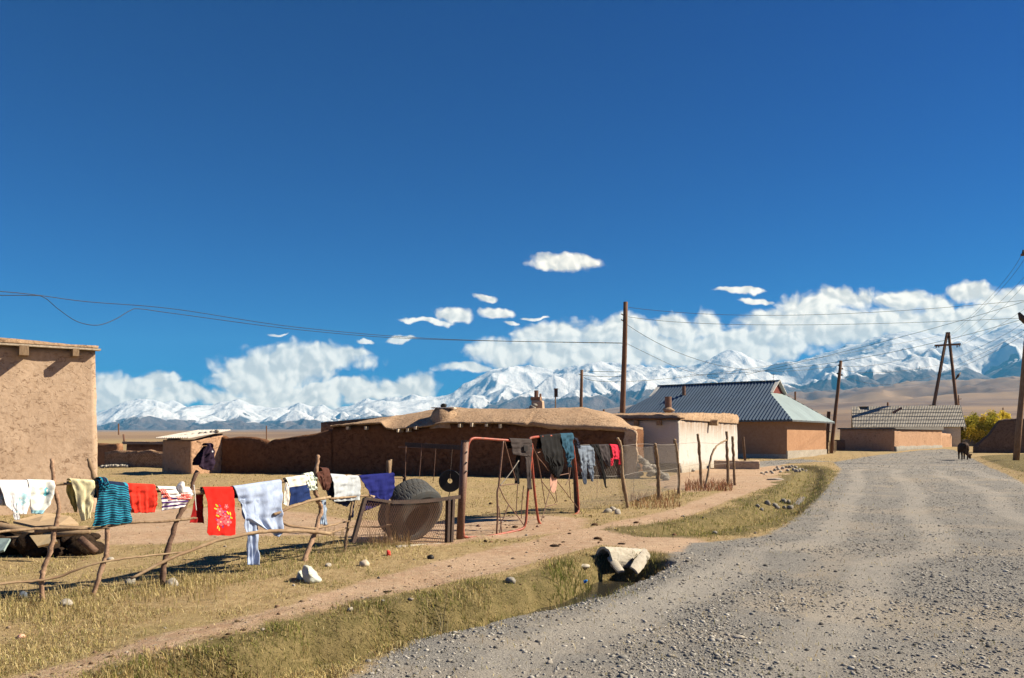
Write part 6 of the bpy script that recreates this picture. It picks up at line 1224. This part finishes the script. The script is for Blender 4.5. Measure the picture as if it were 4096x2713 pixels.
tuft('green_grass', 'green clump in the dark part of the ditch', 1985, 2080, 2385, 2430, 260, .08, .2, [(.10,.13,.03),(.15,.17,.05)], .5, w_=.007)
tuft('green_grass', 'green grass clump at the right end of the culvert', 2560, 2640, 2230, 2262, 160, .05, .13, [(.12,.13,.035),(.2,.18,.07)], .4, w_=.007)
tuft('weeds', 'reddish dry weeds at the foot of the wire fence stakes', 2740, 2930, 1932, 1968, 620, .08, .34, [(.22,.085,.055),(.28,.13,.075),(.3,.2,.1)], .55, w_=.014)
tuft('weeds', 'brown reddish weeds along the foot of the wire netting', 2520, 2720, 1975, 2035, 520, .06, .24, [(.27,.14,.075),(.32,.22,.11),(.3,.17,.09)], .5, w_=.012)
def plant(label, px, py, h, n=7, m=None):
    b = G(px, py); q = MB(); q.tube([b, b+Vector((.01, 0, h*.5)), b+Vector((.0, 0, h))], [.005, .004, .002], 5)
    for k in range(n): z = h*(.3+.65*k/n); a = k*2.4; l = h*.16*(1.2-k/n); q.tube([b+Vector((.005, 0, z)), b+Vector((math.cos(a)*l, math.sin(a)*l, z+l*1.3))], [.003, .0015], 4)
    tag(q.build('dry_plant', m or WOOD_DARK), label, 'plant')
plant('single dark stalk standing in the grass near the bottom left', *CE(388, 500), .45, 5); plant('thin dead plant behind the wire netting under the black tights', *C5(1665, 825), .75, 9, STK); plant('thin dead stalk behind the wire netting beside the pale crooked post', *C5(2047, 800), .9, 4, STKD); plant('small dead plant on the bare ground before the white wall', *CB(985, 1000), .45, 7, STK)
# gravel
GRAVM = veg_mat('gravel_stone', 0)
def pebbles(name, x, y, r, col, lvl=1):
    v, f = ico(lvl); n = len(x); z = zground(x, y); pv_ = v[None]*(1+(rng.random((n, len(v), 1))-.5)*.55); sc_ = np.stack([r*(1+.5*rng.random(n)), r*(.8+.3*rng.random(n)), r*(.45+.35*rng.random(n))], -1)[:, None, :]; pv_ = pv_*sc_; a = rng.random(n)*6.283; c, s = np.cos(a)[:, None], np.sin(a)[:, None]
    V = np.stack([x[:, None]+pv_[..., 0]*c-pv_[..., 1]*s, y[:, None]+pv_[..., 0]*s+pv_[..., 1]*c, z[:, None]+pv_[..., 2]+r[:, None]*.12], -1); Fa = (f[None]+(np.arange(n)*len(v))[:, None, None]).reshape(-1, 3)
    o = newmesh(name, V.reshape(-1, 3), Fa, GRAVM, loc=(0, 0, 0)); cattr(o, 'Col', np.repeat(col, len(v), axis=0)); tag(o, kind='stuff')
x, y = scatter(210000, 900, 5200, 1800, 2950); road, dirt, g, d1, d2 = masks(x, y); p = sstep(road+.35*(fbm2(x*1.5, y*1.5, 98)-.5), .3, .7)*(.25+.8*sstep(fbm2(x*.8, y*.5, 99), .38, .62))*(1-.7*sstep(track(x, y), .3, .8)); k = (rng.random(len(x)) < p) & (y > 3.2); x, y = x[k], y[k]; n = len(x)
r = np.clip(np.exp(rng.normal(math.log(.0058), .55, n)),   .003, .024); r = np.maximum(r, .00055*y); gcol = pick([(.22,.215,.20),(.30,.29,.265),(.15,.148,.14),(.36,.345,.31),(.19,.18,.165),(.30,.28,.25)], n)
pebbles('gravel', x, y, r, gcol*1.0)
x, y = scatter(16000, -900, 3600, 1850, 2950); road, dirt, g, d1, d2 = masks(x, y); k = rng.random(len(x)) < (.10+.35*sstep(dirt, .3, .6))*(1-sstep(road, .2, .5))*(y > 3.2)*(y < 30); x, y = x[k], y[k]; n = len(x)
pebbles('gravel', x, y, np.clip(np.exp(rng.normal(math.log(.007), .6, n)), .003, .03), pick([(.20,.13,.085),(.26,.19,.13),(.12,.08,.05),(.34,.3,.25)], n)*.8)

x, y = scatter(900, 1300, 2700, 1930, 2180); road, dirt, g, d1, d2 = masks(x, y); k = rng.random(len(x)) < .28*(fbm2(x, y, 44) > .45); x, y = x[k], y[k]
pebbles('dung_bits', x, y, np.clip(np.exp(rng.normal(math.log(.018), .5, len(x))), .008, .06), pick([(.06,.035,.022),(.09,.055,.035),(.14,.08,.05)], len(x)))
# yellow green bush at the end of the street
def bush(name, label, base, h, wd, n, pal, leaf, seed):
    t = thing(name, label, 'bush', base); rs = np.random.default_rng(seed); q = MB()
    for k in range(9):
        a = rs.random()*6.28; l = wd*.32*rs.random(); tip = base+Vector((math.cos(a)*l, math.sin(a)*l, h*(.55+.3*rs.random()))); q.tube([base+Vector((rs.normal()*.1, rs.normal()*.1, -.1)), base.lerp(tip, .5)+Vector((rs.normal()*.1, rs.normal()*.1, .2)), tip], [.07, .045, .015], 5)
    q.build('trunk', STKD, t)
    C_ = []; 
    for k in range(46):
        a = rs.random()*6.28; r_ = rs.random()**.55; z = rs.random()**.8; C_.append((math.cos(a)*r_*wd*.5*math.sqrt(max(.1, 1-(z*1.15-.35)**2)), math.sin(a)*r_*wd*.5, h*(.12+.80*z*(1-.28*r_*r_)), wd*(.07+.07*rs.random())))
    C_ = np.array(C_); i = rs.integers(0, len(C_), n); dv = rs.normal(size=(n, 3)); dv /= np.linalg.norm(dv, axis=1)[:, None]; p = C_[i, :3]+dv*(C_[i, 3]*(.35+.75*rs.random(n)))[:, None]*np.array((1, 1, 1.25)); p += np.array(base)
    up = rs.normal(size=(n, 3)); up[:, 2] += .8; up /= np.linalg.norm(up, axis=1)[:, None]; sd = np.cross(up, rs.normal(size=(n, 3))); sd /= np.linalg.norm(sd, axis=1)[:, None]; L = leaf*(.6+.8*rs.random(n))[:, None]
    V = np.stack([p-up*L, p+sd*L*.4, p+up*L, p-sd*L*.4], 1); o = newmesh('crown', V.reshape(-1, 3), (np.arange(n*4).reshape(n, 4)), veg_mat('bush_leaf', .4), t); cl = np.array(pal)[rs.integers(0, len(pal), len(C_))][i]*(.65+.7*rs.random((n, 1))); cattr(o, 'Col', np.repeat(cl, 4, axis=0))
bb_ = G(3945, 1783); bush('bush', 'round yellow green bush behind the low pale wall at the street end', bb_, 4.7, 5.8, 11000, [(.52,.42,.05),(.60,.47,.06),(.36,.33,.045),(.66,.50,.08),(.26,.24,.04)], .13, 3)
